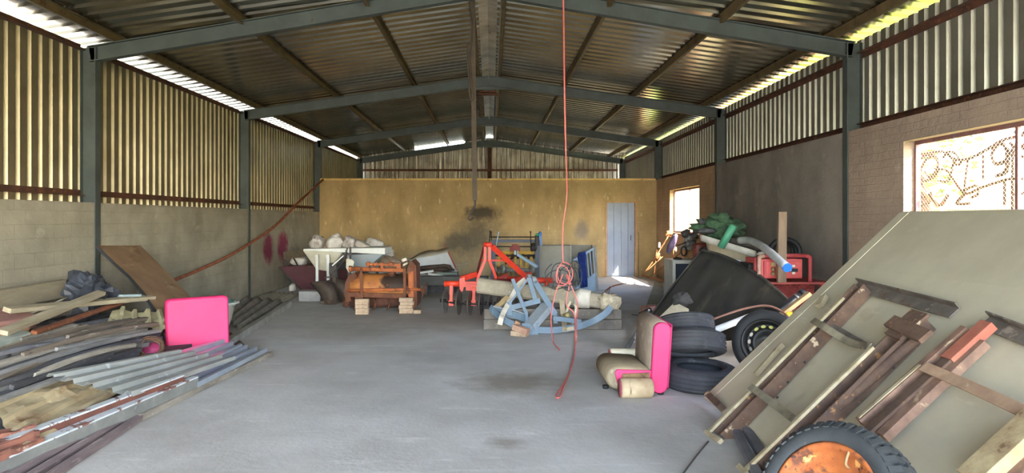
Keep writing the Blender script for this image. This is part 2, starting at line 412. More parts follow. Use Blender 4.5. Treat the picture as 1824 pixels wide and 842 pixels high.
st.sky_type = 'NISHITA'; st.sun_disc = False; st.sun_elevation = math.radians(44); st.sun_rotation = math.radians(145); st.air_density = 1.0; st.dust_density = 1.5
bg.inputs[1].default_value = 0.35
nt.links.new(st.outputs[0], bg.inputs[0]); nt.links.new(bg.outputs[0], o_.inputs[0])
sc.view_settings.view_transform = 'Standard'; sc.view_settings.look = 'None'; sc.view_settings.gamma = 1.0
sc.view_settings.use_curve_mapping = False; sc.view_settings.exposure = 3.62
sc.cycles.use_denoising = True; sc.cycles.max_bounces = 10; sc.cycles.diffuse_bounces = 6; sc.cycles.glossy_bounces = 4
sc.cycles.transparent_max_bounces = 12; sc.cycles.sample_clamp_indirect = 8
# ------------------------------------------------------------------ scrap pile along the left wall
KP = 0.26
def PP(px, py, lift=0.0):                     # point on the sloping top of the pile
    a = (py-CY)/F; b = (CX-px)/F
    Y = (1.52-lift+2.6*KP)/(a+KP*b); return V(((px-CX)/F*Y, Y, H-a*Y))
NP = V((KP,0,1)).normalized()
grey_tim = M('grey_weathered_timber', (150,143,132), (112,106,98), 7, [((176,170,158), 12, 0.6, 0.1, (3,1,3)), ((80,74,68), 8, 0.64, 0.08, (2,0.6,2))], rough=0.9, stretch=(2,0.35,2), bump=0.3)
dark_tim = M('dark_slate_board', (92,92,96), (66,66,70), 5, [((118,116,116), 9, 0.62, 0.1, (3,0.5,3))], rough=0.75, stretch=(2,0.4,2), bump=0.2)
pale_tim = M('pale_pine_batten', (176,165,140), (148,137,114), 6, [((140,122,94), 10, 0.64, 0.06, (3,0.5,3))], rough=0.9, stretch=(2,0.35,2), bump=0.2)
purp_tim = M('purple_brown_board', (138,122,122), (108,96,98), 5, [((160,148,146), 10, 0.6, 0.1, (3,0.5,3))], rough=0.85, stretch=(2,0.4,2), bump=0.2)
rusty_st = M('rusty_flat_steel', (142,86,58), (110,66,46), 6, [((170,112,78), 12, 0.6, 0.1)], rough=0.9, bump=0.2)
galv_new = M('loose_galvanised_sheet', (170,174,170), (146,150,146), 2, [((146,134,116), 4, 0.66, 0.1, (1,0.4,1)), ((206,214,216), 6, 0.64, 0.08)], rough=0.5, metal=0.2)
galv_bright = M('bright_zinc_sheet', (196,208,220), (170,184,200), 2, rough=0.32, metal=0.55)
dull_sheet = M('dull_grey_fibre_sheet', (146,142,132), (118,114,106), 4, [((170,166,154), 8, 0.62, 0.1)], rough=0.9, bump=0.2)
tan_sheet = M('dirty_cream_roof_sheet', (184,170,136), (160,142,110), 3, [((122,78,42), 2.4, 0.58, 0.12), ((104,92,44), 3.1, 0.64, 0.08), ((196,184,154), 6, 0.62, 0.1)], rough=0.8)
red_sheet = M('rust_red_sheet', (148,96,78), (120,80,68), 5, [((186,158,138), 9, 0.66, 0.06)], rough=0.85)
peel = M('white_peeling_paint_on_red', (206,212,216), (186,194,200), 6, [((126,84,74), 6, 0.56, 0.03), ((112,76,68), 22, 0.6, 0.04)], rough=0.7)
redface = M('red_oxide_steel', (116,72,60), (92,60,52), 5, [((150,86,62), 9, 0.6, 0.1)], rough=0.8)
yel_sheet = M('yellowed_translucent_sheet', (186,180,146), (156,150,120), 5, [((104,98,82), 8, 0.64, 0.06)], rough=0.5)

def board(A, B, w, h, mat, name, label, cat, group=None, sag=0.0, up=None, roll=0.0, bevel=0.004):
    A, B = V(A), V(B); up = V(up) if up is not None else NP.copy()
    if roll: up = Quaternion((B-A).normalized(), roll) @ up
    pts = []; n = 7 if sag else 2; side = (B-A).normalized().cross(V((0,0,1)))
    for i in range(n):
        t = i/(n-1); pts.append(A.lerp(B, t) + up*(sag*4*t*(1-t)))
    m = MB(); m.path([(-w/2,-h/2),(w/2,-h/2),(w/2,h/2),(-w/2,h/2)], pts, up)
    return solo(m, name, mat, label, cat, group, bevel=bevel)
def csheet(c00, c10, c01, c11, n, h, mat, name, label, cat, group=None, up=None, prof='ibr', ripple=0.0, seed=0, nl=9, solid=0.0):
    """corrugated sheet through four corners; ribs run c00->c01, n ribs across c00->c10"""
    c00, c10, c01, c11 = map(V, (c00, c10, c01, c11)); up = V(up) if up is not None else NP
    cr = []
    for k in range(n):
        if prof == 'ibr': cr += [(k/n,0),((k+0.52)/n,0),((k+0.64)/n,1),((k+0.88)/n,1)]
        else: cr += [((k+j/6)/n, 0.5-0.5*math.cos(2*math.pi*j/6)) for j in range(6)]
    cr.append((1,0)); vs = []
    for j in range(nl):
        t = j/(nl-1)
        for (s, e) in cr:
            p = (c00*(1-s)+c10*s)*(1-t) + (c01*(1-s)+c11*s)*t
            vs.append(p + up*(h*e + (ripple*noise.noise(V((s*3,t*4,seed))) if ripple else 0)))
    w = len(cr); fs = [(j*w+i, j*w+i+1, (j+1)*w+i+1, (j+1)*w+i) for j in range(nl-1) for i in range(w-1)]
    m = MB(); m.add(vs, fs, prof != 'ibr')
    return solo(m, name, mat, label, cat, group, solid=solid or 0.0015)

# timber and boards, rear of the pile first
def wallpt(px, py, off=0.10):
    X = -4.8+off
    for _ in range(4):
        Y = F*X/(px-CX); X = XL(Y)+off
    return W(px, py, Y)
board(wallpt(-40,541,0.16), wallpt(112,513,0.16), 0.05, 0.2, M('dull_old_beam',(146,136,114),(122,113,95),5,rough=0.95,stretch=(2,0.4,2),bump=0.3), 'timber_beam', 'long pale timber beam on edge against the left wall behind the pile', 'timber', up=(0.2,0,1))
board(wallpt(-30,578,0.25), wallpt(118,548,0.25), 0.16, 0.10, grey_tim, 'timber_beam', 'thick grey timber beam lying beneath the black plastic in the pile', 'timber')
b1 = board(PP(12,552,0.24), PP(272,529,0.22), 0.09, 0.045, pale_tim, 'batten', 'long pale batten lying nearly level across the top of the pile below the blue box', 'timber')
b2 = board(PP(4,592,0.20), PP(181,521,0.32), 0.09, 0.04, pale_tim, 'batten', 'pale sloping batten crossing over the pile up to the black plastic', 'timber')
board(PP(60,592,0.12), PP(217,538,0.16), 0.055, 0.03, rusty_st, 'steel_flat_bar', 'rust-orange flat steel bar slanting across the dark gap in the pile', 'steel bar')
pink_b = M('pinkish_cut_board', (170,128,118), (146,104,98), 8, [((206,186,150), 12, 0.66, 0.05)], rough=0.9, stretch=(1,0.5,4), bump=0.3)
for k, (x0, y0, x1, y1, w, hgt, li) in enumerate([(-40,570,46,559,0.34,0.05,0.13),(-40,584,42,566,0.32,0.03,0.10),(-40,596,36,574,0.3,0.03,0.07)]):
    board(PP(x0,y0,li), PP(x1,y1,li), w, hgt, pink_b, 'offcut_board', ['topmost pinkish board at the left edge of the pile, pale torn edge','middle one of the pinkish boards at the left edge of the pile','lowest of the pinkish boards at the left edge of the pile'][k], 'board', 'pinkish boards at the left edge of the pile')
board(PP(-40,606,0.09), PP(47,586,0.09), 0.06, 0.05, M('salmon_cut_batten',(200,160,124),(176,138,106),8,rough=0.9), 'batten', 'salmon coloured batten end just under the pinkish boards', 'timber')
board(PP(-40,622,0.08), PP(46,595,0.08), 0.09, 0.06, M('pale_mint_board',(178,186,176),(150,158,150),6,rough=0.85), 'painted_board', 'pale mint painted board end at the left edge of the pile', 'board')
board(PP(-40,632,0.05), PP(44,606,0.05), 0.08, 0.03, pale_tim, 'batten', 'short cream batten below the mint painted board', 'timber')
board(PP(30,606,0.06), PP(133,581,0.07), 0.09, 0.06, grey_tim, 'plank', 'short grey plank with a squared end in the middle of the pile', 'timber')
board(PP(82,606,0.06), PP(160,583,0.07), 0.09, 0.05, pale_tim, 'plank', 'short pale plank laid over the long grey boards of the pile', 'timber')
board(PP(40,612,0.03), PP(105,578,0.03), 0.09, 0.05, M('brown_grey_plank',(128,112,96),(100,88,76),6,rough=0.9), 'plank', 'brownish plank behind the short grey plank of the pile', 'timber')
GR = 'long grey boards of the pile'
rows = [ # left px,py  right px,py  width  height  lift  sag  mat
 (-60,628,262,560,0.11,0.05,0.03,0.03,dark_tim),(-60,646,268,566,0.12,0.05,0.05,0.05,grey_tim),(-60,650,288,576,0.12,0.045,0.045,0.05,grey_tim),
 (-60,668,258,588,0.12,0.05,0.06,0.04,grey_tim),(-60,684,283,593,0.10,0.05,0.02,0.06,dark_tim),(-60,700,285,602,0.12,0.05,0.03,0.05,dark_tim),
 (-60,708,170,612,0.10,0.05,0.06,0.05,grey_tim),(-60,716,262,612,0.10,0.05,0.03,0.06,grey_tim),(-60,734,248,622,0.12,0.05,0.02,0.05,dark_tim),
 (-60,748,160,648,0.12,0.05,0.02,0.04,dark_tim),(-60,664,150,600,0.14,0.04,0.01,0.02,dark_tim),(-60,690,200,610,0.16,0.04,-0.02,0.03,dark_tim),(-60,720,240,628,0.2,0.04,-0.03,0.03,dark_tim),
 (-60,612,200,574,0.14,0.05,-0.04,0.02,dark_tim),(-20,584,205,560,0.16,0.05,-0.05,0.0,dark_tim),(20,572,170,548,0.16,0.05,-0.04,0.0,dark_tim)]
lab = ['dark board furthest back among the long boards of the pile','grey board bending up behind the short pale plank','grey board just under the yellowed corrugated sheet','grey board with a bolt hole near its right end, mid pile',
 'dark board running under the rear of the pink seat back','dark glossy board next in front of the board under the seat back','grey short board rising steeply at the left edge of the pile','pale grey curved board ending behind the wire coil',
 'dark board ending just left of the wire coil','frontmost dark board, above the dirty cream roof sheet']
tints = [M('long_board_tint_%s' % n, c, tuple(int(v*0.78) for v in c), 6, [((176,170,160), 12, 0.62, 0.1, (3,0.6,3)), ((64,60,58), 8, 0.62, 0.08, (2,0.6,2))], rough=0.85, stretch=(2,0.4,2), bump=0.3) for n, c in (('ash',(168,162,150)),('slate',(104,106,112)),('umber',(128,116,104)),('lead',(84,84,88)),('silver',(150,150,150)))]
for k, (a,b,c_,d,w,hh,li,sg,mt) in enumerate(rows):
    if mt is grey_tim: mt = tints[(0,2,4,0,2)[k%5]]
    else: mt = tints[(1,3,1,3,3)[k%5]]
    board(PP(a,b,li), PP(c_,d,li), w*0.5, hh*0.9, mt, 'long_board', lab[k] if k < len(lab) else 'dark board seen only in the gaps between the long grey boards of the pile', 'board', GR, sag=sg)
for k, (a,b,c_,d,ti) in enumerate([(-30,655,240,585,0),(-30,676,215,602,4),(40,632,280,576,2),(100,622,285,588,4),(-30,694,250,612,3),(60,668,240,614,0),(-30,722,120,668,4),(120,600,262,567,2),(-30,640,120,612,1),(20,690,200,628,3)]):
    board(PP(a,b,0.10+0.012*(k%4)), PP(c_,d,0.10+0.012*(k%3)), 0.035, 0.035, tints[ti], 'narrow_batten', 'narrow grey batten lying loose on top of the long boards of the left pile', 'timber', 'narrow battens on the left pile', sag=0.02*(k%3))
# buried layers that carry the pile
for k, (x0, x1, z, yy0, yy1) in enumerate([(-4.55,-2.75,0.015,3.6,7.2),(-4.65,-3.0,0.07,3.7,7.6),(-4.7,-3.3,0.13,4.0,7.9),(-4.72,-3.6,0.19,4.3,8.0),(-4.74,-3.9,0.25,4.8,8.1),(-4.75,-4.15,0.31,5.2,8.2)]):
    m = MB(); m.bx(x0, x1, yy0, yy1, z-0.012, z+0.04); solo(m, 'stacked_panel', dark_tim, 'dark panel buried under the boards of the left pile', 'panel', 'buried panels of the left pile')
# purple-brown boards at the front
for k, (x0,y0,x1,y1) in enumerate([(70,860,249,743),(34,860,231,742),(0,860,213,742),(-34,860,196,742)]):
    A = FL(x0,y0,0.03+0.012*k); B = FL(x1,y1,0.03+0.012*k)
    board(A, B, 0.048, 0.045, purp_tim, 'painted_board', ['purple-brown board nearest the open floor','second purple-brown board from the open floor','third purple-brown board from the open floor','purple-brown board tucked under the grey steel edge'][k], 'board', 'purple-brown boards on the floor')
board(FL(-40,862,0.06), FL(98,776,0.07), 0.10, 0.03, M('pale_blue_strip',(172,196,206),(150,176,190),4,rough=0.7), 'painted_strip', 'pale blue painted strip beside the purple-brown boards', 'board')
board(FL(243,744,0.03), FL(481,630,0.03), 0.075, 0.055, grey_tim, 'plank', 'long grey plank on the floor along the front edge of the left pile', 'timber', up=(0,0,1))
# peeling channels
def channel(A, B, hgt, w, label, top, face):
    t = thing('steel_channel', label, 'steel channel', A); d = (V(B)-V(A))
    m = MB(); m.extr([(-w/2,0),(w/2,0),(w/2,0.012),(-w/2,0.012)], V(A)+V((0,0,hgt)), V(B)+V((0,0,hgt))); m.build('top_flange', top, t)
    m = MB(); m.extr([(w/2-0.012,0),(w/2,0),(w/2,hgt),(w/2-0.012,hgt)], A, B); m.build('web', face, t)
    m = MB(); m.extr([(-w/2,-0.0),(w/2-0.012,0),(w/2-0.012,0.012),(-w/2,0.012)], A, B); m.build('bottom_flange', face, t); return t
channel(FL(-60,872,0.05), FL(346,690,0.05), 0.09, 0.08, 'long grey steel channel with a white and red peeling upper edge', peel, M('grey_primer_steel',(132,134,130),(108,110,108),4,[((158,160,154),9,0.62,0.1)],rough=0.7))
channel(FL(-60,836,0.11), FL(322,686,0.11), 0.08, 0.07, 'red oxide steel channel with flaking white paint along its top', peel, redface)
# loose roof sheets
GS = 'loose galvanised roof sheets'
csheet(PP(62,668,0.10), PP(236,706,0.13), PP(300,626,0.09), PP(420,640,0.12), 5, 0.035, galv_new, 'roof_sheet', 'ribbed galvanised roof sheet lying on the pile in front of the pink seat back', 'roof sheet', GS)
csheet(FL(262,690,0.10), FL(352,690,0.06), FL(424,618,0.08), FL(476,627,0.05), 3, 0.045, galv_bright, 'roof_sheet', 'bright zinc roof sheet reaching furthest right onto the open floor', 'roof sheet', GS)
csheet(PP(262,640,0.02), PP(330,668,0.03), PP(385,606,0.02), PP(432,618,0.03), 3, 0.035, galv_bright, 'roof_sheet', 'blue-white ribbed sheet partly under the pink seat back', 'roof sheet', GS)
csheet(FL(262,702,0.05), FL(348,692,0.02), FL(408,630,0.04), FL(470,632,0.02), 3, 0.025, galv_new, 'roof_sheet', 'lowest galvanised sheet beside the long grey plank', 'roof sheet', GS)
csheet(PP(-30,712,0.05), PP(46,806,0.05), PP(80,668,0.05), PP(216,695,0.05), 4, 0.025, tan_sheet, 'roof_sheet', 'dirty cream rib sheet with brown stains at the front left of the pile', 'roof sheet', ripple=0.03, seed=3)
csheet(PP(-40,772,0.06), PP(-20,832,0.06), PP(56,756,0.08), PP(78,786,0.08), 3, 0.025, red_sheet, 'roof_sheet', 'rust-red crumpled roof sheet at the bottom left corner of the pile', 'roof sheet', ripple=0.02, seed=8)
csheet(PP(188,580,0.05), PP(300,592,0.04), PP(200,553,0.12), PP(288,556,0.12), 4, 0.04, yel_sheet, 'roof_sheet', 'torn yellowed translucent corrugated sheet under the leaning brown panel', 'roof sheet', ripple=0.03, seed=5)
# black plastic and the blue box on top
tarp_m = M('black_builders_plastic', (62,66,76), (40,44,52), 3, [((120,124,132), 5, 0.62, 0.1)], rough=0.45)
m = MB(); c = PP(150,522,0.22); c.x += 0.05
m.blob(c, (0.22,0.22,0.19), amp=0.7, sc=1.6, seed=4, nu=22, nv=14, pw=0.8); o = solo(m, 'plastic_sheeting', tarp_m, 'crumpled black plastic sheeting heaped on the pile against the left wall', 'plastic sheet')
for p in o.data.polygons: p.use_smooth = False
m = MB(); m.loft([[PP(170,520,.24),PP(172,536,.2),PP(176,540,.18)],[PP(196,516,.22),PP(198,530,.2),PP(200,536,.18)],[PP(226,528,.18),PP(226,533,.17),PP(228,536,.15)]], smooth=False)
solo(m, 'plastic_offcut', tarp_m, 'flat tail of black plastic draped beside the blue box on the pile', 'plastic sheet')
m = MB(); A = PP(209,530,0.22); B = PP(245,529,0.22); m.bar(A, B, 0.12, 0.075, (0,0,1)); solo(m, 'small_box', M('pale_blue_box',(160,182,186),(140,164,170),6,rough=0.7), 'small pale blue box lying on top of the pile', 'box', bevel=0.006)
m = MB(); A = PP(150,538,0.18); B = PP(200,533,0.19); m.bar(A, B, 0.2, 0.05, (0,0,1)); solo(m, 'timber_block', M('blue_grey_board',(110,122,136),(92,102,116),6,rough=0.8), 'blue-grey board end under the black plastic', 'board', bevel=0.004)
m = MB(); m.tube([PP(35,562,.12),PP(60,556,.14),PP(85,545,.18),PP(105,536,.21),PP(122,528,.24)], 0.008, 6); solo(m, 'white_strip', M('white_cord',(206,200,184),rough=0.8), 'thin white strip leading up to the black plastic', 'strip')

# leaning brown panel
lam = M('brown_laminate', (148,120,92), (124,98,74), 3, [((104,76,54), 5, 0.62, 0.1, (1,0.4,1)), ((168,142,112), 8, 0.62, 0.1, (1,0.3,1))], rough=0.6, bump=0.05)
t = thing('leaning_panel', 'brown laminate panel with a black edge leaning on the left wall', 'panel', W(330,585,7.9))
near = [W(173,437,8.12), W(203,466,8.12), W(232,492,8.05), W(256,520,7.9), W(276,549,7.8), W(292,585,7.7)]
far = [W(250,437,9.1), W(278,464,9.05), W(305,492,8.95), W(327,515,8.85), W(345,535,8.7), W(366,566,8.55)]
rings = []
for a, b in zip(near, far):
    nrm = V((0.6,0,0.8)); th = nrm*0.022; rings.append([a, b, b-th, a-th])
m = MB(); m.loft(rings, smooth=False); m.build('board', lam, t)
m = MB(); m.path([(-0.006,-0.028),(0.006,-0.028),(0.006,0.004),(-0.006,0.004)], [p+V((0,-0.006,0)) for p in near], (0.6,0,0.8)); m.build('edge_strip', M('black_edging',(38,40,44),rough=0.5), t)

# enamel basin with turquoise netting
bas_w = M('white_enamel', (214,214,206), (190,190,182), 4, [((120,100,80), 9, 0.7, 0.05)], rough=0.35)
t = thing('enamel_basin', 'white enamel basin holding turquoise netting behind the pink seat back', 'basin', W(385,597,9.4))
ba = W(385,597,9.4); ba.z = 0.0
t.matrix_world = Matrix.Translation(ba); WM[t.name] = Matrix.Translation(ba)
m = MB(); m.lathe([(0.02,0.02),(0.16,0.02),(0.2,0.12),(0.25,0.34),(0.31,0.36),(0.31,0.385),(0.24,0.37),(0.19,0.13),(0.15,0.045),(0.02,0.04)], ba, (0,0,1), 36); m.build('bowl', bas_w, t)
m = MB(); m.blob(ba+V((0,0,0.35)), (0.22,0.22,0.085), amp=0.5, sc=3, seed=2); solo(m, 'netting', M('turquoise_netting',(108,168,158),(74,130,124),14,rough=0.9,bump=0.6), 'turquoise netting heaped in the enamel basin', 'netting')

# flat sheets along the left wall towards the back
GB = 'fibre sheets along the left wall'
csheet(FL(398,566,0.05), FL(425,590,0.02), FL(432,531,0.10), FL(505,537,0.03), 4, 0.06, dull_sheet, 'fibre_sheet', 'coarse ribbed grey fibre sheet on the floor by the left wall', 'corrugated sheet', GB, up=(0,0,1), prof='sine')
csheet(FL(415,545,0.03), FL(500,541,0.02), FL(478,521,0.05), FL(534,524,0.02), 7, 0.035, M('pale_fibre_sheet',(172,166,146),(148,142,124),4,rough=0.9), 'fibre_sheet', 'finer ribbed pale sheet lying further back by the left wall', 'corrugated sheet', GB, up=(0,0,1), prof='sine')
board(FL(404,611,0.05), FL(515,541,0.05), 0.09, 0.09, M('pale_grey_beam',(166,164,156),(140,138,132),5,rough=0.85), 'steel_beam', 'straight pale grey beam along the edge of the fibre sheets', 'beam', up=(0,0,1))
m = MB(); m.prism([FL(404,638),FL(446,626),FL(412,594),FL(398,598)], (0,0,0.02)); solo(m, 'fibre_offcut', M('brown_board_offcut',(120,104,90),(100,86,74),5,rough=0.9), 'small brown board offcut on the floor right of the pink seat back', 'board')

# pink seats
pink = M('hot_pink_vinyl', (222,52,112), (208,44,102), 3, [((196,150,150), 3.0, 0.72, 0.1)], rough=0.5, bump=0.08)
pink_d = M('pink_vinyl_dirty_hem', (216,110,140), (190,120,120), 5, rough=0.6)
grime = M('grimy_cream_vinyl', (176,158,140), (140,122,106), 4, [((206,196,182), 7, 0.6, 0.1), ((104,88,74), 5, 0.64, 0.1)], rough=0.6, bump=0.1)
seat_m = M('grimy_beige_seat', (158,142,116), (126,112,90), 4, [((98,86,68), 5, 0.62, 0.1), ((186,172,148), 8, 0.64, 0.1)], rough=0.7, bump=0.1)
def rbox(m, c, size, R, r=0.06, n=5, axis=0):
    """box with corners rounded in the plane across local axis"""
    a = [i for i in range(3) if i != axis]; pr = []
    w, h = size[a[0]]/2, size[a[1]]/2
    for (sx, sy, a0) in ((1,1,0),(-1,1,90),(-1,-1,180),(1,-1,270)):
        for k in range(n+1):
            an = math.radians(a0+90*k/n); pr.append((sx*(w-r)+r*math.cos(an), sy*(h-r)+r*math.sin(an)))
    def P(u, v, t):
        q = V((0,0,0)); q[a[0]] = u; q[a[1]] = v; q[axis] = t; return V(c)+R@q
    L = size[axis]/2; e = min(0.02, L*0.4)
    rings = [[P(u*(1-e/w), v*(1-e/h), -L) for u, v in pr], [P(u, v, -L+e) for u, v in pr], [P(u, v, L-e) for u, v in pr], [P(u*(1-e/w), v*(1-e/h), L) for u, v in pr]]
    return m.loft(rings)
# seat back seen from behind, on the pile
A = W(297,634,7.25); B = W(409,618,7.6); u = (B-A).normalized(); u = V((u.x,u.y,0.015)).normalized()
lean = V((-u.y*0.03, u.x*0.03, 1)).normalized(); wv = u.cross(lean).normalized(); R = basis(u, -wv, u.cross(-wv).normalized())
wd_ = (B-A).length; ht = 0.60
t = thing('pink_armchair', 'hot pink vinyl armchair seen from its back, standing on the sheets of the left pile', 'seat', (A+B)/2)
m = MB(); rbox(m, (A+B)/2 + R.col[2]*ht/2 + R.col[1]*0.07, (wd_, 0.15, ht), R, r=0.05, axis=1); m.build('backrest', pink, t)
m = MB(); rbox(m, (A+B)/2 + R.col[2]*0.14 + R.col[1]*0.29, (wd_*0.96, 0.28, 0.16), R, r=0.05, axis=0); m.build('seat_cushion', seat_m, t)
m = MB()
for k in range(4):
    c = (A+B)/2 + R.col[0]*(k*0.2-0.3)*wd_ - R.col[2]*0.05 + R.col[1]*0.1; m.box(c, (0.05,0.2,0.12), R)
m.build('base_rail', dark_tim, t)
# coil of rusty wire around a pink ball
t = thing('wire_coil', 'coil of rusty wire beside the pink seat back', 'wire coil', W(268,638,6.9))
m = MB(); c = W(270,617,6.7); ax = V((0.55,-0.75,0.3)); d, sd, uu = frame(ax)
for k in range(9):
    r = 0.125+random.uniform(-0.035,0.02); o = c+d*random.uniform(-0.1,0.07)+sd*random.uniform(-.01,.01)
    q1 = Rx(random.uniform(-.35,.35)) @ Ry(random.uniform(-.35,.35)); m.tube([o+q1@((sd*math.cos(a*math.pi/12)+uu*math.sin(a*math.pi/12)*0.85)*r+d*0.02*math.sin(a*0.5+k)) for a in range(24)], 0.0055, 5, closed=True)
m.build('windings', M('rusty_wire',(120,88,66),(88,62,48),20,rough=0.85), t)
m = MB(); m.blob(W(271,624,6.95), (0.10,0.10,0.085), amp=0.08, sc=2, seed=1); solo(m, 'pink_ball', M('faded_magenta',(196,72,120),(168,62,104),4,rough=0.6), 'faded magenta ball inside the rusty wire coil', 'ball')

# bent rusty pipe from the pile up to the rear left column
m = MB(); pts = [W(262,522,9.0), W(310,499,9.55), W(370,475,10.7), W(420,449,12.0), W(470,413,13.4), W(520,369,15.3), W(552,340,16.9), W(576,319,17.9)]
pts = [V((XL(p.y)+0.22-0.14*i/7, p.y, p.z)) if i else p for i, p in enumerate(pts)]
pts = []
for (px, py) in [(262,520),(310,499),(360,478),(405,457),(447,432),(490,402),(530,362),(556,338),(575,320)]:
    Y = 9.0; 
    for _ in range(12): Y = F*(XL(Y)+0.16)/(px-CX)
    Y = min(Y, 17.85); pts.append(W(px, py, Y))
m.tube(bez(pts, 40), 0.028, 8); solo(m, 'rusty_pipe', M('rusty_orange_pipe',(150,88,58),(120,66,44),7,[((178,126,92),10,0.62,0.08)],rough=0.85,bump=0.2), 'long bent rusty pipe rising along the left wall to the rear brick wall', 'pipe')
# ------------------------------------------------------------------ machinery and goods in the middle and at the back
def P3(a): return W(*a)
def tb(m, pts, r, seg=8): return m.tube([W(*p) for p in pts], r, seg)
red_p = M('red_machine_paint', (226,70,46), (204,56,40), 5, [((150,50,36), 12, 0.68, 0.06)], rough=0.45)
dark_red = M('dark_red_paint', (130,40,36), (104,32,30), 5, rough=0.6)
disc_m = M('worn_disc_steel', (142,134,126), (112,106,100), 7, [((86,72,62), 9, 0.6, 0.1)], rough=0.5, metal=0.5)
dk_steel = M('dark_oily_steel', (64,60,58), (46,42,42), 7, [((88,62,48), 9, 0.64, 0.06)], rough=0.6, metal=0.3)
orange_m = M('rusty_orange_paint', (184,104,56), (150,80,44), 6, [((104,58,40), 8, 0.56, 0.08), ((70,46,36), 20, 0.62, 0.05)], rough=0.75, bump=0.15)
orange_y = M('faded_orange_drum', (190,126,64), (158,96,50), 4, [((112,62,40), 12, 0.6, 0.06), ((92,54,38), 5, 0.64, 0.06)], rough=0.65, bump=0.1, plane='xz', ells=[((34,31,30), 0.2, 0.47, 0.27, 0.16, 0.95, 0.25)])
orust = M('brown_orange_rust', (120,74,52), (90,56,42), 7, [((160,92,52), 12, 0.62, 0.08)], rough=0.9, bump=0.3)
blue_m = M('powder_blue_paint', (104,124,142), (88,108,126), 5, [((150,140,130), 11, 0.68, 0.05)], rough=0.55)
bluegrey = M('dusty_blue_grey_plate', (146,154,160), (128,136,144), 5, [((166,160,150), 9, 0.6, 0.1)], rough=0.75)
brick_m = M('pale_clay_brick', (188,166,142), (164,140,118), 12, [((150,108,86), 8, 0.62, 0.1), ((198,188,172), 20, 0.62, 0.06)], rough=0.95, bump=0.3)
conc = M('rough_concrete', (164,154,136), (138,128,112), 7, [((190,184,170), 14, 0.62, 0.08), ((110,100,86), 9, 0.64, 0.08)], rough=0.95, bump=0.4)
white_cl = M('dirty_white_fabric', (206,200,188), (176,168,154), 6, [((140,126,104), 9, 0.64, 0.08)], rough=0.9, bump=0.2)

# two stacked concrete lintels
lin_m = M('stained_concrete_lintel', (126,118,108), (98,92,86), 3, [((150,140,124), 6, 0.62, 0.1), ((76,72,70), 2, 0.6, 0.15)], rough=0.95, bump=0.3)
for k, (z0, z1, lab) in enumerate([(0.005,0.145,'lower of the two stacked concrete lintels under the broken pole'),(0.146,0.29,'upper of the two stacked concrete lintels under the broken pole')]):
    A = W(861,589,9.32); B = W(1108,589,9.32)
    m = MB(); m.bx(A.x+0.01*k, B.x-0.004*k, 9.32+0.01*k, 9.56, z0, z1); solo(m, 'concrete_lintel', lin_m, lab, 'lintel', 'stacked concrete lintels', bevel=0.012)

# broken concrete pole lying on them
t = thing('concrete_pole', 'broken concrete pole lying slantwise over the blue implement', 'concrete pole', W(975,530,9.55))
A = W(853,508,9.8); B = W(1098,539,9.26); d, sd, u = frame(B-A)
m = MB(); rings = []
for k in range(15):
    tt = k/14; r = 0.115-0.012*tt; rg = []
    for j in range(12):
        a = 2*math.pi*j/12; rr = r*(1+0.05*noise.noise(V((tt*9,j*1.3,2))))
        q = V((abs(math.cos(a))**0.6*math.copysign(1,math.cos(a)), abs(math.sin(a))**0.6*math.copysign(1,math.sin(a)),0))
        rg.append(A.lerp(B,tt)+sd*q.x*rr+u*q.y*rr)
    rings.append(rg)
m.loft(rings, smooth=False); m.build('shaft', conc, t)
m = MB(); Cb = W(1084,537,9.28); m.blob(Cb, (0.17,0.11,0.11), amp=0.4, sc=3.5, seed=9, pw=0.7); m.build('broken_end', M('crumbling_concrete',(190,178,154),(150,138,116),14,rough=1,bump=0.8,bscale=40), t)
m = MB()
for k in range(4): m.tube(bez([Cb+V((-0.1+k*0.03,0,0.08)), Cb+V((-0.05+k*0.03,-0.05,0.16+0.02*k)), Cb+V((0.02+0.08*k,-0.06,0.22+0.015*k))],8), 0.005, 5)
m.build('rebar', rust, t)
# ties and wraps on the pole
m = MB(); m.path([(-0.035,-0.004),(0.035,-0.004),(0.035,0.004),(-0.035,0.004)], [W(936,497,9.44),W(925,505,9.42),W(912,528,9.38),W(897,556,9.08),W(893,566,8.98),W(890,578,8.97)], (0.3,-1,0.3)); solo(m, 'white_strap', white_cl, 'flat white strap over the left half of the concrete pole and blue bow', 'strap')
m = MB(); m.path([(-0.035,-0.004),(0.035,-0.004),(0.035,0.004),(-0.035,0.004)], [W(995,509,9.42),W(1000,530,9.38),W(1003,560,9.3),W(1006,583,9.0),W(1006,590,9.0)], (0,-1,0.1)); solo(m, 'tan_strap', M('tan_webbing',(166,152,128),(140,126,104),9,rough=0.9), 'tan webbing strap hanging down in front of the concrete pole', 'strap')
m = MB(); rg = []
for x, r in ((1.2,0.125),(1.26,0.135),(1.34,0.13),(1.4,0.12)):
    tt = (x-A.x)/(B.x-A.x); c = A.lerp(B,tt); rg.append([c+sd*math.cos(a*math.pi/10)*r+u*math.sin(a*math.pi/10)*r for a in range(20)])
m.loft(rg, caps=False); solo(m, 'cloth_wrap', white_cl, 'white cloth wrapped around the concrete pole near its broken end', 'cloth', solid=0.006)
m = MB(); tb(m, [(1018,532,9.36),(1012,545,9.33),(1008,560,9.3)], 0.02, 8); tb(m, [(1020,532,9.36),(1026,548,9.33),(1023,566,9.28),(1020,577,9.2)], 0.02, 8); solo(m, 'pale_hose', M('pale_hose_rubber',(188,178,156),rough=0.7), 'short forked pale hose hanging below the white cloth wrap', 'hose')
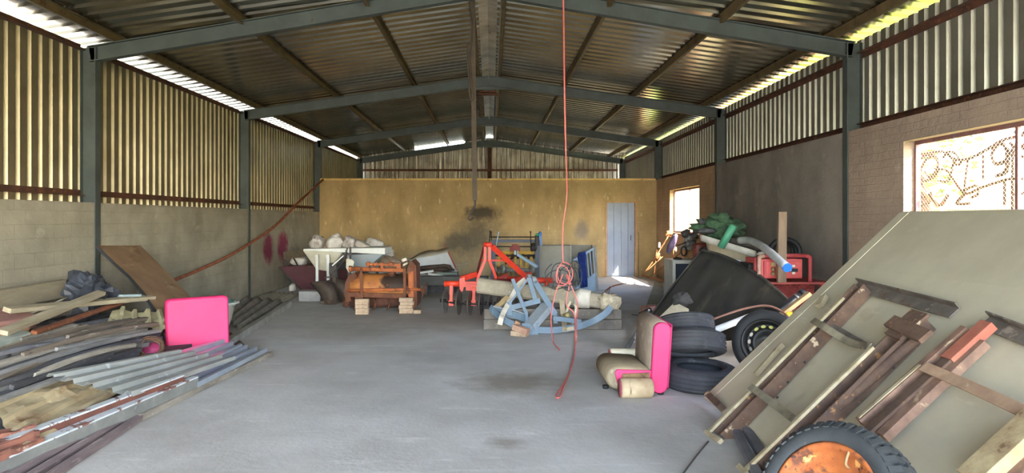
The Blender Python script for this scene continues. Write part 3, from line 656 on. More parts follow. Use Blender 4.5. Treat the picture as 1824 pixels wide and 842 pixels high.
m = MB(); tb(m, [(1008,557,9.27),(1012,566,9.25)], 0.045, 10); tb(m, [(1012,566,9.25),(1018,574,9.2)], [0.045,0.02], 10); solo(m, 'hose_fitting', M('brass_fitting',(176,164,110),(120,112,80),12,rough=0.5,metal=0.4), 'brass coloured hose fitting below the concrete pole', 'fitting')
m = MB(); m.path([(-0.04,-0.012),(0.04,-0.012),(0.04,0.012),(-0.04,0.012)], [W(905,528,9.35),W(893,540,9.3),W(880,550,9.3)], (0,-0.5,1)); solo(m, 'leather_strip', M('cracked_tan_leather',(178,156,116),(140,118,84),9,rough=0.85), 'cracked tan strip tucked between the pole and the blue bow', 'strip')

# powder blue three point implement
t = thing('blue_implement', 'powder blue steel tractor implement with a curved front bar', 'implement', W(960,592,9.1))
m = MB(); arc = [(874,549,9.3),(884,560,9.2),(900,572,9.1),(920,582,9.05),(945,588,9.02),(975,590,9.0),(1005,588,9.02),(1035,582,9.06),(1060,572,9.0),(1078,560,9.0),(1088,548,9.02)]
m.path([(-0.015,-0.042),(0.015,-0.042),(0.015,0.042),(-0.015,0.042)], bez([W(a,b-2,c) for a,b,c in arc],40), (0,0.15,1)); m.build('curved_bar', blue_m, t)
m = MB(); m.path([(-0.06,-0.008),(0.06,-0.008),(0.06,0.008),(-0.06,0.008)], bez([W(a,b,c) for a,b,c in [(877,548,9.25),(895,552,9.26),(920,556,9.26),(938,562,9.2)]],12), (0,0.5,1)); m.build('inner_shelf', bluegrey, t)
m = MB(); m.path([(-0.008,-0.06),(0.008,-0.06),(0.008,0.06),(-0.008,0.06)], bez([W(a,b,c) for a,b,c in [(877,552,9.24),(897,555,9.25),(920,560,9.24),(938,566,9.18)]],12)); m.build('inner_web', blue_m, t)
m = MB(); m.bar(W(943,582,8.98), W(975,545,9.27), 0.17, 0.10); m.build('box_beam', bluegrey, t)
m = MB(); m.box(W(944,585,8.97), (0.22,0.05,0.15)); m.build('nose_plate', blue_m, t)
m = MB(); m.bar(W(985,566,9.1), W(1035,572,9.1), 0.06, 0.06); m.build('side_bar', blue_m, t)
for (a, b, w) in [((913,497,9.25),(938,560,9.1),0.045),((938,560,9.1),(939,574,9.05),0.04),((950,497,9.3),(989,560,9.15),0.075),((989,560,9.15),(990,576,9.1),0.05),((942,494,9.25),(955,540,9.25),0.06),((940,497,9.25),(908,540,9.22),0.025),
                  ((909,548,9.22),(962,535,9.25),0.07),((907,538,9.25),(907,562,9.2),0.07)]:
    m = MB(); m.bar(W(*a), W(*b), w, 0.03, (0,-1,0.2)); m.build('strut', blue_m, t)
for a in ((943,494,9.33),(951,498,9.27)):
    m = MB(); c = W(*a); m.lathe([(0.015,-0.03),(0.045,-0.03),(0.045,0.03),(0.015,0.03)], c, (1,0.3,0), 14, closed=True); m.build('pivot_eye', bluegrey, t)
m = MB(); A2, B2 = W(978,583,9.1), W(988,583,9.1); m.bar(W(1010,586,8.99), W(1022,584,8.99), 0.02, 0.05); m.build('clamp', M('worn_steel',(170,156,130),rough=0.6), t)
# broken bricks before it
m = MB(); m.box(W(928,589,8.75)+V((0,0,0.02)), (0.22,0.10,0.075), Rz(-0.5)@Ry(0.25)); solo(m, 'broken_brick', M('pinkish_brick',(186,150,128),(160,122,104),9,rough=0.95,bump=0.3), 'pinkish brick tilted against the nose of the blue implement', 'brick', 'bricks by the blue implement', bevel=0.008)
m = MB(); m.box(W(925,596,8.85)+V((0,0,0.0)), (0.22,0.10,0.07), Rz(-0.45)); o = solo(m, 'broken_brick', brick_m, 'pale brick flat on the floor under the tilted pinkish brick', 'brick', 'bricks by the blue implement', bevel=0.008); o.location.z = 0.0
m = MB(); m.box(W(946,592,9.25), (0.12,0.1,0.08), Rz(0.2)); o = solo(m, 'broken_brick', M('grey_brick_bit',(176,166,150),(150,140,126),9,rough=0.95), 'grey brick piece beneath the nose of the blue implement', 'brick', 'bricks by the blue implement', bevel=0.008); o.location.z = 0
m = MB(); m.bar(W(917,573,9.0), W(926,578,9.0), 0.06, 0.05); solo(m, 'wood_chock', M('tan_wood_chock',(184,140,108),(160,118,90),9,rough=0.85), 'small tan wooden chock lying in the curved bar of the blue implement', 'chock', bevel=0.005)

# brick stacks
for (px0, px1, pys, Y, who) in [(632,656,(533,543.5,550,556.5,561),10.78,'left'),(711,736,(531,538,544,550,559),10.9,'right')]:
    A = W(px0,0,Y).x; B = W(px1,0,Y).x; n = len(pys)-1
    for k in range(n):
        z1 = W(0,pys[k],Y).z-W(0,pys[n],Y).z; z0 = W(0,pys[k+1],Y).z-W(0,pys[n],Y).z
        m = MB(); dx = random.uniform(-0.012,0.012); m.bx(A+dx, B+dx, Y, Y+0.11, z0+0.007, z1+0.0065)
        pos = ['topmost','second from the top','third from the top','bottom'][k]
        solo(m, 'clay_brick', brick_m, f'{pos} brick of the {who} stack in front of the orange machine', 'brick', f'{who} brick stack', bevel=0.008)
m = MB(); c = W(743,556,10.9); m.bx(c.x-0.06, c.x+0.06, 10.9, 11.12, 0.006, 0.066); solo(m, 'clay_brick', brick_m, 'single brick lying on the floor right of the right brick stack', 'brick', bevel=0.008)

# orange rotary machine
Y = 11.15
t = thing('orange_tiller', 'rusty orange drum-hooded field machine resting on two brick stacks', 'machine', V((W(680,0,Y).x,Y+0.3,0.007)))
def hood(x0, x1, yc, zc, r0, a0, a1, n=14):
    m = MB(); return m.loft([[V((x, yc+r0*math.cos(math.radians(a0+(a1-a0)*k/n)), zc+r0*math.sin(math.radians(a0+(a1-a0)*k/n)))) for k in range(n+1)] for x in [x0+(x1-x0)*j/6 for j in range(7)]], caps=False, closed=False)
xa, xb = W(622,0,Y).x, W(736,0,Y).x; zc = W(0,513,Y).z
o = hood(xa, xb, Y+0.30, W(0,517,Y).z, 0.25, 30, 195).build('drum_hood', orange_y, t, solid=0.012)
m = MB(); tb(m, [(620,517,Y-0.02),(700,515.5,Y-0.02),(751,515,Y-0.02)], 0.027, 10); m.build('cross_shaft', orange_m, t)
m = MB(); c = W(755,517,Y-0.02)
m.tube([c+V((0.025*math.cos(a*math.pi/10)*1.2, 0.11*math.sin(a*math.pi/10)*0.6-0.02*math.cos(a*math.pi/10), 0.115*math.cos(a*math.pi/10))) for a in range(20)], 0.013, 6, closed=True)
m.tube([c-V((0.05,0,0)),c+V((0.03,0,0))], 0.03, 8); m.tube([c+V((0.03,0,0.11)),c-V((0.03,0,0.11))],0.012,6); m.tube([c+V((0,0.06,0.0)),c-V((0,0.06,0))],0.012,6); m.build('hand_wheel', orust, t)
m = MB(); tb(m, [(622,478.5,Y+0.1),(680,480,Y+0.1),(722,481,Y+0.1)], 0.037, 12); tb(m, [(622,478.5,Y+0.1),(627,478.5,Y+0.1)], 0.05, 12); m.build('top_tube', orange_m, t)
m = MB(); m.bar(W(683,480.5,Y+0.03), W(720,481,Y+0.03), 0.08, 0.05); m.bar(W(654,470,Y+0.1), W(712,472,Y+0.1), 0.06, 0.035)
m.box(W(681,474,Y+0.1), (0.05,0.1,0.12)); m.box(W(711,474,Y+0.1), (0.07,0.1,0.1)); m.blob(W(656,470,Y+0.1), (0.04,0.05,0.04), amp=0.4); m.blob(W(696,470,Y+0.1), (0.05,0.05,0.04), amp=0.6, seed=3); m.blob(W(668,471,Y+.1),(0.04,.05,.03),amp=.6,seed=5); m.build('top_bracket', orange_m, t)
m = MB(); m.blob(W(698,487,Y+0.05), (0.06,0.06,0.05), amp=0.5, seed=6); m.blob(W(690,508,Y), (0.03,0.03,0.03), amp=0.4, seed=7); m.build('gearbox', orust, t)
# end plates
m = MB(); m.prism([W(a,b,Y+0.0) for a,b in [(726,476),(733,464),(741,473),(743,545),(738,548),(731,545),(727,530)]], (0,0.62,0)); m.build('end_plate', orust, t)
m = MB(); m.bx(W(728,0,Y).x, W(737,0,Y).x, Y-0.03, Y, W(0,531,Y).z, W(0,476,Y).z); m.build('end_face', orange_m, t)
m = MB(); m.prism([W(a,b,Y+0.08) for a,b in [(621,490),(632,485),(636,492),(626,505),(622,522),(626,536),(616,538),(613,520),(615,503)]], (0.02,0.55,0)); m.build('end_plate', orust, t)
m = MB(); m.bar(W(620,524,Y-0.0), W(722,527,Y), 0.05, 0.075, (0,0,1)); m.build('lower_sill', orust, t)
for (px, y0, y1, w) in [(643.5,477,531,0.04),(720.5,478,532,0.045)]:
    m = MB(); m.bar(W(px,y0,Y-0.06), W(px+0.5,y1,Y-0.06), w, 0.02, (0,-1,0)); m.build('hanger_strap', orust, t)
m = MB(); m.box(W(640,528,Y-0.05), (0.12,0.05,0.11), Ry(0.5)); m.build('foot_bracket', orust, t)
m = MB(); tb(m, [(624,537,Y+0.3),(670,537,Y+0.3),(735,537,Y+0.3)], 0.10, 14); m.build('rotor', M('dark_rust_rotor',(92,56,44),(66,42,36),7,rough=0.9), t)
for px in (633, 650, 667, 692, 712, 728):
    m = MB(); tb(m, [(px,532,Y+0.2),(px+2,541,Y+0.16),(px,549,Y+0.12),(px-4,551.5,Y+0.12)], [0.018,0.018,0.014,0.01], 6); m.build('tine', orust, t)
m = MB()
for k in range(5): m.blob(W(616+k*3,540-k*1.0,Y+0.2+0.03*k), (0.05,0.06,0.06), amp=0.7, seed=k+11)
m.build('clogged_end', orust, t)
m = MB(); c = W(722,470,Y+0.02); m.box(c, (0.10,0.05,0.04), Ry(-0.5)); m.box(c+V((-0.02,0.02,0.07)), (0.09,0.06,0.06), Ry(-0.3)); solo(m, 'tin_can', M('dented_tin',(196,186,170),(150,138,120),8,rough=0.5,metal=0.3), 'dented tin lying on top of the orange machine', 'tin', bevel=0.01)

# red disc harrow
t = thing('disc_harrow', 'bright red disc harrow with a tall A-frame mast', 'harrow', V((W(860,0,11).x,11.2,0.007)))
Yd = 10.85
for k, (px, yt, yb, yy) in enumerate([(788.5,515,558.5,11.0),(812,517,562,10.75),(832,519,563,10.7),(852,521,563,10.72),(868,523,562,10.8),(884,525,562,10.8)]):
    c = W(px,(yt+yb)/2,yy); r = (yb-yt)/2*yy/F; c.z = r+0.008
    m = MB(); ax = V((1,-0.18,0)); m.lathe([(0.02,0.0),(r*0.5,0.008),(r*0.85,0.03),(r,0.05),(r,0.056),(r*0.85,0.037),(r*0.5,0.016),(0.02,0.01)], c, ax, 30); dk = m.build('disc', disc_m, t)
    m = MB(); m.lathe([(0.002,-0.04),(0.03,-0.04),(0.035,-0.02),(0.025,0.02),(0.025,0.06),(0.002,0.06)], c, ax, 14); m.build('disc_hub', dk_steel, dk)
m = MB(); tb(m, [(788,536,11.0),(812,540,10.75)], 0.016, 8); tb(m, [(812,540,10.75),(884,543,10.8)], 0.016, 8); m.build('gang_axle', dk_steel, t)
m = MB(); tb(m, [(791,505,10.95),(822,505,10.95)], 0.048, 14); m.build('gang_tube', red_p, t)
for (px, y0, y1, yy) in [(804,508,542,10.9),(844,512,542,10.85)]:
    m = MB(); m.bar(W(px,y0,yy), W(px-0.5,y1,yy), 0.05, 0.05, (0,-1,0)); m.box(W(px-0.5,y1-3,yy), (0.08,0.08,0.09)); m.build('disc_standard', red_p, t)
m = MB(); m.prism([W(a,b,10.86) for a,b in [(818,496),(828,493),(828,506),(824,519),(819,519)]], (0,0.03,0)); m.build('gusset', red_p, t)
m = MB(); m.bar(W(822,496,10.9), W(848,488,11.1), 0.06, 0.085); m.build('draft_arm', red_p, t)
m = MB(); m.bar(W(822,505.5,10.92), W(912,508,10.95), 0.09, 0.09); m.build('front_toolbar', red_p, t)
m = MB(); m.box(W(842,511,10.88), (0.22,0.05,0.11)); m.build('bracket_box', red_p, t)
m = MB(); tb(m, [(902,496,11.9),(950,499,11.9),(985,499,11.9)], 0.05, 14); tb(m, [(971,499,11.9),(974,499,11.9)], 0.065, 14); m.build('rear_tube', red_p, t)
m = MB(); tb(m, [(973,500,11.9),(973,513,11.95)], 0.03, 8); m.build('rear_standard', red_p, t)
# mast
top = (868,436,11.05)
for pts, w in [([(864,438,11.1),(864,464,11.1),(852,492,11.05),(849,510,11.0)],0.045),([(872,438,11.1),(872,464,11.1),(879,482,11.05),(884,496,11.0)],0.045)]:
    m = MB(); m.path([(-w/2,-0.02),(w/2,-0.02),(w/2,0.02),(-w/2,0.02)], [W(*p) for p in pts], (0,-1,0)); m.build('mast_leg', red_p, t)
m = MB(); tb(m, [(861,435.5,11.1),(876,435.5,11.1)], 0.042, 12); m.build('mast_head', red_p, t)
m = MB(); m.bar(W(862,440,11.2), W(848,494,11.6), 0.03, 0.03); m.build('rear_stay', dark_red, t)
m = MB(); m.bar(W(876,438,11.1), W(937,493,11.5), 0.035, 0.085, (0.5,-0.3,0.6)); m.build('mast_brace', red_p, t)
m = MB(); m.bar(W(858,463.5,11.3), W(905,463.5,11.4), 0.03, 0.03); m.build('mast_tie', red_p, t)
for a, b, w in [((878,500,11.2),(903,489,11.9),0.06),((914,500,11.3),(944,487,12.0),0.08),((884,498,11.3),(932,499,11.9),0.05),((919,503,11.35),(950,494,12.0),0.04)]:
    m = MB(); m.bar(W(*a), W(*b), w, w*0.9); m.build('frame_beam', red_p if w != 0.05 else dark_red, t)
m = MB(); m.bar(W(850,508,11.0), W(930,512,11.8), 0.08, 0.07); m.bar(W(930,512,11.8), W(930,540,11.8), 0.06, 0.05, (0,-1,0)); m.bar(W(960,505,11.9), W(960,546,11.85), 0.05,0.05,(0,-1,0)); m.build('rear_frame', dark_red, t)
for px in (915, 935, 955, 972):
    m = MB(); c = W(px,535,11.8); c.z = 0.2; m.lathe([(0.02,0.0),(0.1,0.008),(0.17,0.03),(0.19,0.05),(0.19,0.056),(0.1,0.016),(0.02,0.01)], c, (1,0.2,0), 24); m.build('disc', disc_m, t)
m = MB(); m.tube([W(915,535,11.8).xy.to_3d()+V((0,0,0.2)), W(974,535,11.8).xy.to_3d()+V((0,0,0.2))], 0.016, 8); m.build('gang_axle', dk_steel, t)
m = MB(); m.bar(W(932,505,11.85), V((W(932,505,11.85).x,11.85,0.2)), 0.05, 0.04, (0,-1,0)); m.build('disc_standard', dark_red, t)

# seed planter behind
navy = M('dark_blue_frame_paint', (52,66,92), (40,50,72), 5, [((90,84,80), 10, 0.66, 0.05)], rough=0.5)
yel = M('yellow_planter_paint', (206,166,50), (176,136,42), 6, [((120,90,44), 10, 0.64, 0.06)], rough=0.6)
ltblue = M('light_blue_strut_paint', (168,196,222), rough=0.5)
t = thing('seed_planter', 'dark blue framed planter with a row of yellow seed units by the rear wall', 'planter', V((W(918,0,14).x,14.2,0.007)))
for px in (878.5, 957):
    m = MB(); a = W(px,428,13.9); b = W(px,500,13.9); b.z = 0.0 if px > 900 else 0.0
    m.bar(a, b, 0.09, 0.08, (0,-1,0)); m.build('frame_post', navy, t)
m = MB(); m.bar(W(876,429,13.95), W(960,429,13.95), 0.05, 0.06); m.build('top_beam', navy, t)
for y, Yy, r, a, b in [(422,13.9,0.012,873,961),(439,13.9,0.012,880,946),(455,13.95,0.02,876,957)]:
    m = MB(); tb(m, [(a,y,Yy),(b,y,Yy)], r, 8); m.build('marker_rod', dk_steel, t)
for (a, b, mt) in [((873,412,13.85),(870,450,13.8),dk_steel),((875,413,13.9),(876,470,13.9),dk_steel),((888,414,13.85),(883,440,13.85),ltblue),((945,413,13.9),(946,447,13.9),dk_steel)]:
    m = MB(); tb(m, [a,b], 0.012, 6); m.blob(W(*a), (0.02,0.02,0.02), amp=0.1, nu=10, nv=6); m.build('upright_rod', mt, t)
m = MB(); m.box(W(917,443,13.8), (0.22,0.06,0.10)); m.box(W(917,437,13.8), (0.12,0.06,0.05)); m.build('top_hitch', dark_red, t)
m = MB(); m.bar(W(917.5,446,13.75), W(917.5,454,13.75), 0.03, 0.03, (0,-1,0)); m.bar(W(922,446,13.75), W(922,454,13.75), 0.03, 0.03, (0,-1,0)); m.bar(W(922,453,13.75), W(957,475,13.4), 0.05, 0.05); m.build('brace', ltblue, t)
m = MB(); m.bar(W(917,454,13.75), W(900,470,13.6), 0.03, 0.03); m.build('brace', dk_steel, t)
m = MB(); m.bar(W(886,450,14.2), W(950,449,14.2), 0.1, 0.06); m.build('unit_beam', yel, t)
for k in range(7):
    px = 889+k*9.6; m = MB(); m.bar(W(px,452,14.1), W(px,474,14.1), 0.045, 0.16, (0,-1,0)); m.box(W(px,476,14.0), (0.08,0.12,0.05)); su = m.build('seed_unit', yel, t)
    m = MB(); m.blob(W(px+4.5,457,14.0), (0.03,0.05,0.05), amp=0.4, seed=k, nu=10, nv=7); m.build('seed_plate', dk_steel, su)
grey_m = M('grey_machine_steel', (150,148,142), (120,118,114), 7, [((90,84,78), 10, 0.62, 0.08)], rough=0.55, metal=0.2)
m = MB(); tb(m, [(880,480,13.6),(950,481,13.6)], 0.045, 12); m.build('press_bar', grey_m, t)
for px in (880, 896, 922, 948):
    m = MB(); c = W(px,479,13.5); m.lathe([(0.02,-0.03),(0.085,-0.03),(0.095,0),(0.085,0.03),(0.02,0.03)], c, (1,0.4,0), 18, closed=True); m.build('press_wheel', grey_m, t)
m = MB()
for k in range(9): m.bar(W(884+k*8.5,483,13.7), W(886+k*8.5,492,13.6), 0.04, 0.03, (0,-1,0))
m.bar(W(880,489,13.7), W(955,489,13.7), 0.05, 0.05); m.build('opener_row', M('tan_grime_steel',(140,120,80),(104,88,60),7,rough=0.8), t)
for px in (882, 918, 954):
    m = MB(); a = W(px,490,13.75); b = a.copy(); b.z = 0.0; m.bar(a, b, 0.05, 0.05, (0,-1,0)); m.build('stand_leg', dk_steel, t)
t = thing('canister', 'black and blue canister with a green top on the right end of the planter', 'canister', W(958,437,13.8))
m = MB(); m.box(W(956.5,428,13.8), (0.08,0.1,0.2)); m.build('body', M('black_bag',(30,32,40),rough=0.6), t, bevel=0.015)
m = MB(); m.bar(W(962,417,13.78), W(964,437,13.78), 0.045, 0.08, (0,-1,0)); m.blob(W(962,417,13.78), (0.035,0.05,0.06), amp=0.3); m.build('blue_side', M('bright_blue_plastic',(48,110,196),(38,92,170),6,rough=0.4), t)
m = MB(); m.blob(W(957,418,13.78), (0.045,0.05,0.03), amp=0.3, seed=2); m.build('green_top', M('bright_green_plastic',(64,170,110),rough=0.4), t)
m = MB(); m.blob(W(951,440,13.85), (0.07,0.07,0.08), amp=0.4, seed=4); m.build('motor', dk_steel, t)

# grey cabinet, open on its right half
cab_m = M('warm_grey_cabinet', (160,156,146), (148,144,134), 3, rough=0.6)
cab_d = M('cabinet_inside_shade_grey', (140,136,126), (128,124,116), 3, rough=0.7)  # interior grey darkened to carry the shade of the recess
t = thing('grey_cabinet', 'grey metal cabinet with its right half open, in front of the rear wall', 'cabinet', V((W(1000,0,15).x,15.2,0.007)))
x0, x1, x2 = W(955,0,15).x, W(1017,0,15).x, W(1061,0,15).x; zt = W(0,437,15).z
m = MB(); m.bx(x0, x2, 15.46, 15.48, 0.01, zt); m.bx(x0, x0+0.015, 15.0, 15.46, 0.01, zt); m.bx(x2-0.03, x2, 15.3, 15.46, 0.01, zt); m.bx(x0, x1, 15.02, 15.46, zt-0.015, zt); m.bx(x0, x1, 15.02, 15.46, 0.01, 0.03); m.bx(x1-0.012, x1, 15.02, 15.46, 0.03, zt-.015); m.build('carcass', cab_d, t)
m = MB(); m.bx(x0+0.004, x1-0.004, 15.0, 15.02, 0.02, zt-0.004); m.bx(x0+0.05, x0+0.06, 14.996, 15.0, 0.1, zt-0.05); m.bx(x0+0.05, x1-0.05, 14.996, 15.0, zt-0.06, zt-0.05); cd_ = m.build('door', cab_m, t, bevel=0.003)
m = MB(); m.bx(x1-0.01, x1+0.008, 14.99, 15.0, 0.02, zt); m.build('door_edge', M('pale_door_edge',(196,192,182),rough=0.6), cd_)

# blue slatted cot side, grey post, jacket and cloth
t = thing('cot_side', 'pale blue slatted cot side leaning in front of the grey cabinet', 'cot side', W(1045,515,14.4))
TL, TR, BL, BR = W(1021,464,14.3), W(1059,441,14.6), W(1026,514,14.25), W(1063,485,14.5)
cot = M('pale_blue_cot_paint', (178,198,220), (160,182,206), 5, rough=0.5)
m = MB(); m.bar(TL, TR, 0.03, 0.045, (0,0,1)); m.build('top_rail', cot, t)
m = MB(); m.bar(BL, BR, 0.03, 0.045, (0,0,1)); m.build('bottom_rail', cot, t)
for k in range(7):
    m = MB(); a = TL.lerp(TR,(k+0.4)/7); b = BL.lerp(BR,(k+0.4)/7); m.bar(a, b, 0.02, 0.014, (0,-1,0)); m.build('slat', cot, t)
m = MB(); m.bar(W(1059.5,439,14.6), W(1064,517,14.4), 0.05, 0.06, (0,-1,0)); m.build('corner_post', M('grey_post_paint',(160,162,162),(140,142,142),5,rough=0.6), t)
m = MB(); m.prism([BL, BR, W(1062,517,14.4), W(1027,522,14.3)], (0,0.015,0)); m.build('lower_panel', cot, t)
bj = M('royal_blue_cloth', (36,62,140), (24,44,108), 8, [((50,80,164), 12, 0.6, 0.1)], rough=0.95, bump=0.3)
m = MB(); rg = []
for (l, r, y, yy) in [((1031),(1043),450,14.22),(1029,1044,456,14.15),(1031,1044,470,14.13),(1032,1045.5,485,14.12),(1033,1046.5,500,14.12),(1035,1047,513,14.12)]:
    n = 11; f = [W(l+(r-l)*k/(n-1), y-(2.5*k/(n-1)), yy-0.025*math.sin(k*1.7)) for k in range(n)]; bk = [p+V((0.0,0.06,0)) for p in reversed(f)]; rg.append(f+bk)
m.loft(rg); solo(m, 'blue_jacket', bj, 'royal blue jacket draped over the pale blue cot side', 'jacket')
m = MB(); rg = []
for (l, r, y) in [(1020,1026,464),(1019,1031,472),(1021,1030,488),(1024,1031,506)]:
    n = 9; f = [W(l+(r-l)*k/(n-1), y, 14.15-0.03*math.sin(k*2)) for k in range(n)]; bk = [p+V((0,0.04,0)) for p in reversed(f)]; rg.append(f+bk)
m.loft(rg); solo(m, 'grey_cloth', M('grey_rag',(142,136,124),(116,110,100),9,rough=0.95), 'grey rag hung on the left end of the pale blue cot side', 'cloth')
m = MB()
for k in range(7): m.blob(W(1072+random.uniform(-5,5),505+random.uniform(-5,4),14.6).xy.to_3d()+V((0,0,0.02)), (0.05,0.04,0.012), amp=0.5, seed=k, nu=10, nv=6)
solo(m, 'paper_litter', M('white_litter',(206,206,202),rough=0.9), 'white paper litter on the floor right of the cot side', 'litter', kind='stuff')

# ------------------------------------------------------------------ spreader, plough, sacks at the left rear
cream_p = M('cream_hopper_paint', (216,212,196), (196,190,170), 3, [((160,120,80), 9, 0.7, 0.05)], rough=0.5)
white_p = M('white_hopper_paint', (226,228,224), (206,208,204), 3, [((150,110,80), 9, 0.72, 0.04)], rough=0.45)
palebl = M('pale_grey_blue_paint', (186,196,202), (170,180,186), 3, [((130,110,90), 7, 0.7, 0.06)], rough=0.5)
maroon = M('maroon_body_paint', (104,62,66), (80,50,54), 3, [((120,94,90), 6, 0.64, 0.1)], rough=0.6)
Yh = 13.2
t = thing('spreader_hopper', 'white fertiliser spreader hopper on pipe legs at the left rear', 'hopper', V((W(600,0,Yh).x,Yh+0.5,0.0)))
def frust(m, top, bot, Yf, dt, db, off=0.0):
    T = [W(a,b,Yf) for a,b in top]; B = [W(a,b,Yf+off) for a,b in bot]
    v = T+[p+V((0,dt,0)) for p in T]+B+[p+V((0,db,0)) for p in B]
    m.add(v, [(0,4,5,1),(4,6,7,5),(6,2,3,7),(2,0,1,3),(0,2,6,4),(1,5,7,3)]); return m
m = MB(); frust(m, [(538,445),(617,441.5)], [(563,480),(584,483)], Yh, 0.9, 0.3, 0.25); m.build('bowl', cream_p, t, bevel=0.03, seg=3)
m = MB(); frust(m, [(617,454),(684,451)], [(624,487),(650,481)], Yh+0.05, 0.8, 0.3, 0.3); m.build('chute', palebl, t)
m = MB(); frust(m, [(540,443),(686,441)], [(541,446),(686,453)], Yh-0.02, 0.9, 0.9); m.build('rim', white_p, t, bevel=0.01)
for (px, y0, y1) in [(565,454,508),(584.5,454,507)]:
    m = MB(); m.bar(W(px,y0,Yh-0.06), W(px,y1,Yh-0.06), 0.05, 0.05, (0,-1,0)); m.box(W(px-0.5,y0+2,Yh-0.08),(0.06,0.05,0.06)); m.build('pipe_leg', white_p, t)
m = MB(); m.bar(W(565,507,Yh-0.06), V((W(565,0,Yh).x,Yh-0.06,0.01)), 0.045, 0.045, (0,-1,0)); m.bar(W(584.5,506,Yh-0.06), V((W(584.5,0,Yh).x,Yh-0.06,0.01)), 0.045, 0.045, (0,-1,0)); m.build('leg_foot', dk_steel, t)
for xx in (600, 640, 672):
    m = MB(); a = W(xx,478,Yh+0.5); b = a.copy(); b.z = 0.01; m.bar(a, b, 0.05, 0.05, (0,-1,0)); m.build('rear_leg', dk_steel, t)
t = thing('tipping_body', 'maroon slant-sided bin standing under the white hopper', 'bin', V((W(560,0,14).x,14.6,0.0)))
m = MB(); frust(m, [(497,475),(622,470)], [(541,520),(612,520)], 14.5, 1.0, 0.6, 0.25); m.build('body', maroon, t)
m = MB(); m.bar(W(497,476,14.48), W(541,520,14.72), 0.03, 0.03); m.build('edge_angle', dk_steel, t)
for a, b in [((507,459,14.6),(513,475,14.55)),((521,456,14.7),(531,474,14.55))]:
    m = MB(); m.bar(W(*a), W(*b), 0.025, 0.03, (0,-1,0)); m.build('stake', dk_steel, t)
m = MB(); m.bar(W(505,455,14.5), W(548,450,14.7), 0.03, 0.16); m.build('side_board', M('dark_old_plank',(96,84,66),(70,62,50),6,rough=0.9), t)
m = MB(); a = W(576,520,14.9); m.bx(a.x-0.4, a.x+0.4, 14.8, 15.3, 0.01, W(0,519,14.75).z); m.build('skid', dk_steel, t)
m = MB(); A = W(533,538,12.55); m.bx(A.x, W(572,0,12.55).x, 12.5, 12.7, 0.007, 0.2); solo(m, 'concrete_block', M('grey_cement_block',(152,152,152),(130,130,132),6,[((172,172,170),12,0.62,0.1)],rough=0.95,bump=0.3), 'grey cement block on the floor before the maroon bin', 'concrete block', bevel=0.012)
# plough
t = thing('plough', 'dark rusted mouldboard plough standing in front of the white hopper', 'plough', V((W(590,0,12.3).x,12.4,0.007)))
plg = M('dark_plough_steel', (84,72,62), (62,52,46), 5, [((108,88,70), 9, 0.62, 0.1)], rough=0.7, bump=0.1)
for (dx, dy, dY) in ((0,0,0),(27,-3,0.35)):
    m = MB(); rg = []
    for (l, r, y, b) in [(552,594,503,0.0),(560,597,512,-0.05),(568,600,521,-0.07),(574,602,531,-0.05),(573,600,539,0.0),(564,600,545,0.08)]:
        rg.append([W(l+dx+(r-l)*k/8, y+dy+ (3*math.sin(k/8*math.pi) if y < 510 else 0)*-1, 12.2+dY+b-0.16*math.sin(k/8*math.pi*0.9)) for k in range(9)])
    m.loft(rg, caps=False, closed=False); m.build('mouldboard', plg, t, solid=0.014)
    m = MB(); m.bar(W(594+dx,482+dy,12.4+dY), W(600+dx,545+dy,12.3+dY), 0.06, 0.03, (0,-1,0)); m.build('leg', plg, t)
    m = MB(); a = W(570+dx,546+dy*0.6,12.15+dY); b = W(604+dx,547+dy*0.6,12.2+dY); a.z = b.z = 0.04; m.bar(a, b, 0.09, 0.05); m.build('share', plg, t)
m = MB(); m.bar(W(590,480,12.45), W(628,469,12.9), 0.07, 0.09); m.bar(W(595,478,12.4), W(613,456,12.5), 0.05, 0.07); m.box(W(594,478,12.4), (0.14,0.12,0.2)); m.build('beam', dk_steel, t)
for a, b in [((612,462,12.4),(619,441,12.4)),((612,462,12.4),(596,485,12.3)),((578,494,12.3),(600,492,12.3)),((600,492,12.3),(598,480,12.3))]:
    m = MB(); m.bar(W(*a), W(*b), 0.025, 0.025); m.build('rod', dk_steel, t)
m = MB(); m.bar(W(617,445,12.45), W(617,461,12.45), 0.03, 0.03, (0,-1,0)); m.bar(W(624,440,12.5), W(624,461,12.45), 0.03, 0.03, (0,-1,0)); m.bar(W(611,452.5,12.45), W(628,452.5,12.45), 0.03, 0.04); m.build('headstock', dk_steel, t)
m = MB(); m.bar(W(592,473,12.35), W(612,455,12.35), 0.03, 0.02); m.build('link', white_p, t)
m = MB(); m.loft([[W(a,b,12.55+0.03*math.cos(j)) + V((0.0,0.05*math.sin(j*1.05),0)) for j, (a, b) in enumerate([(617,459),(624,460),(630,466),(628,480),(622,485),(617,476)])], [W(a,b,12.65) for a,b in [(617,459),(624,460),(630,466),(628,480),(622,485),(617,476)]]]); m.build('side_plate', cream_p, t)
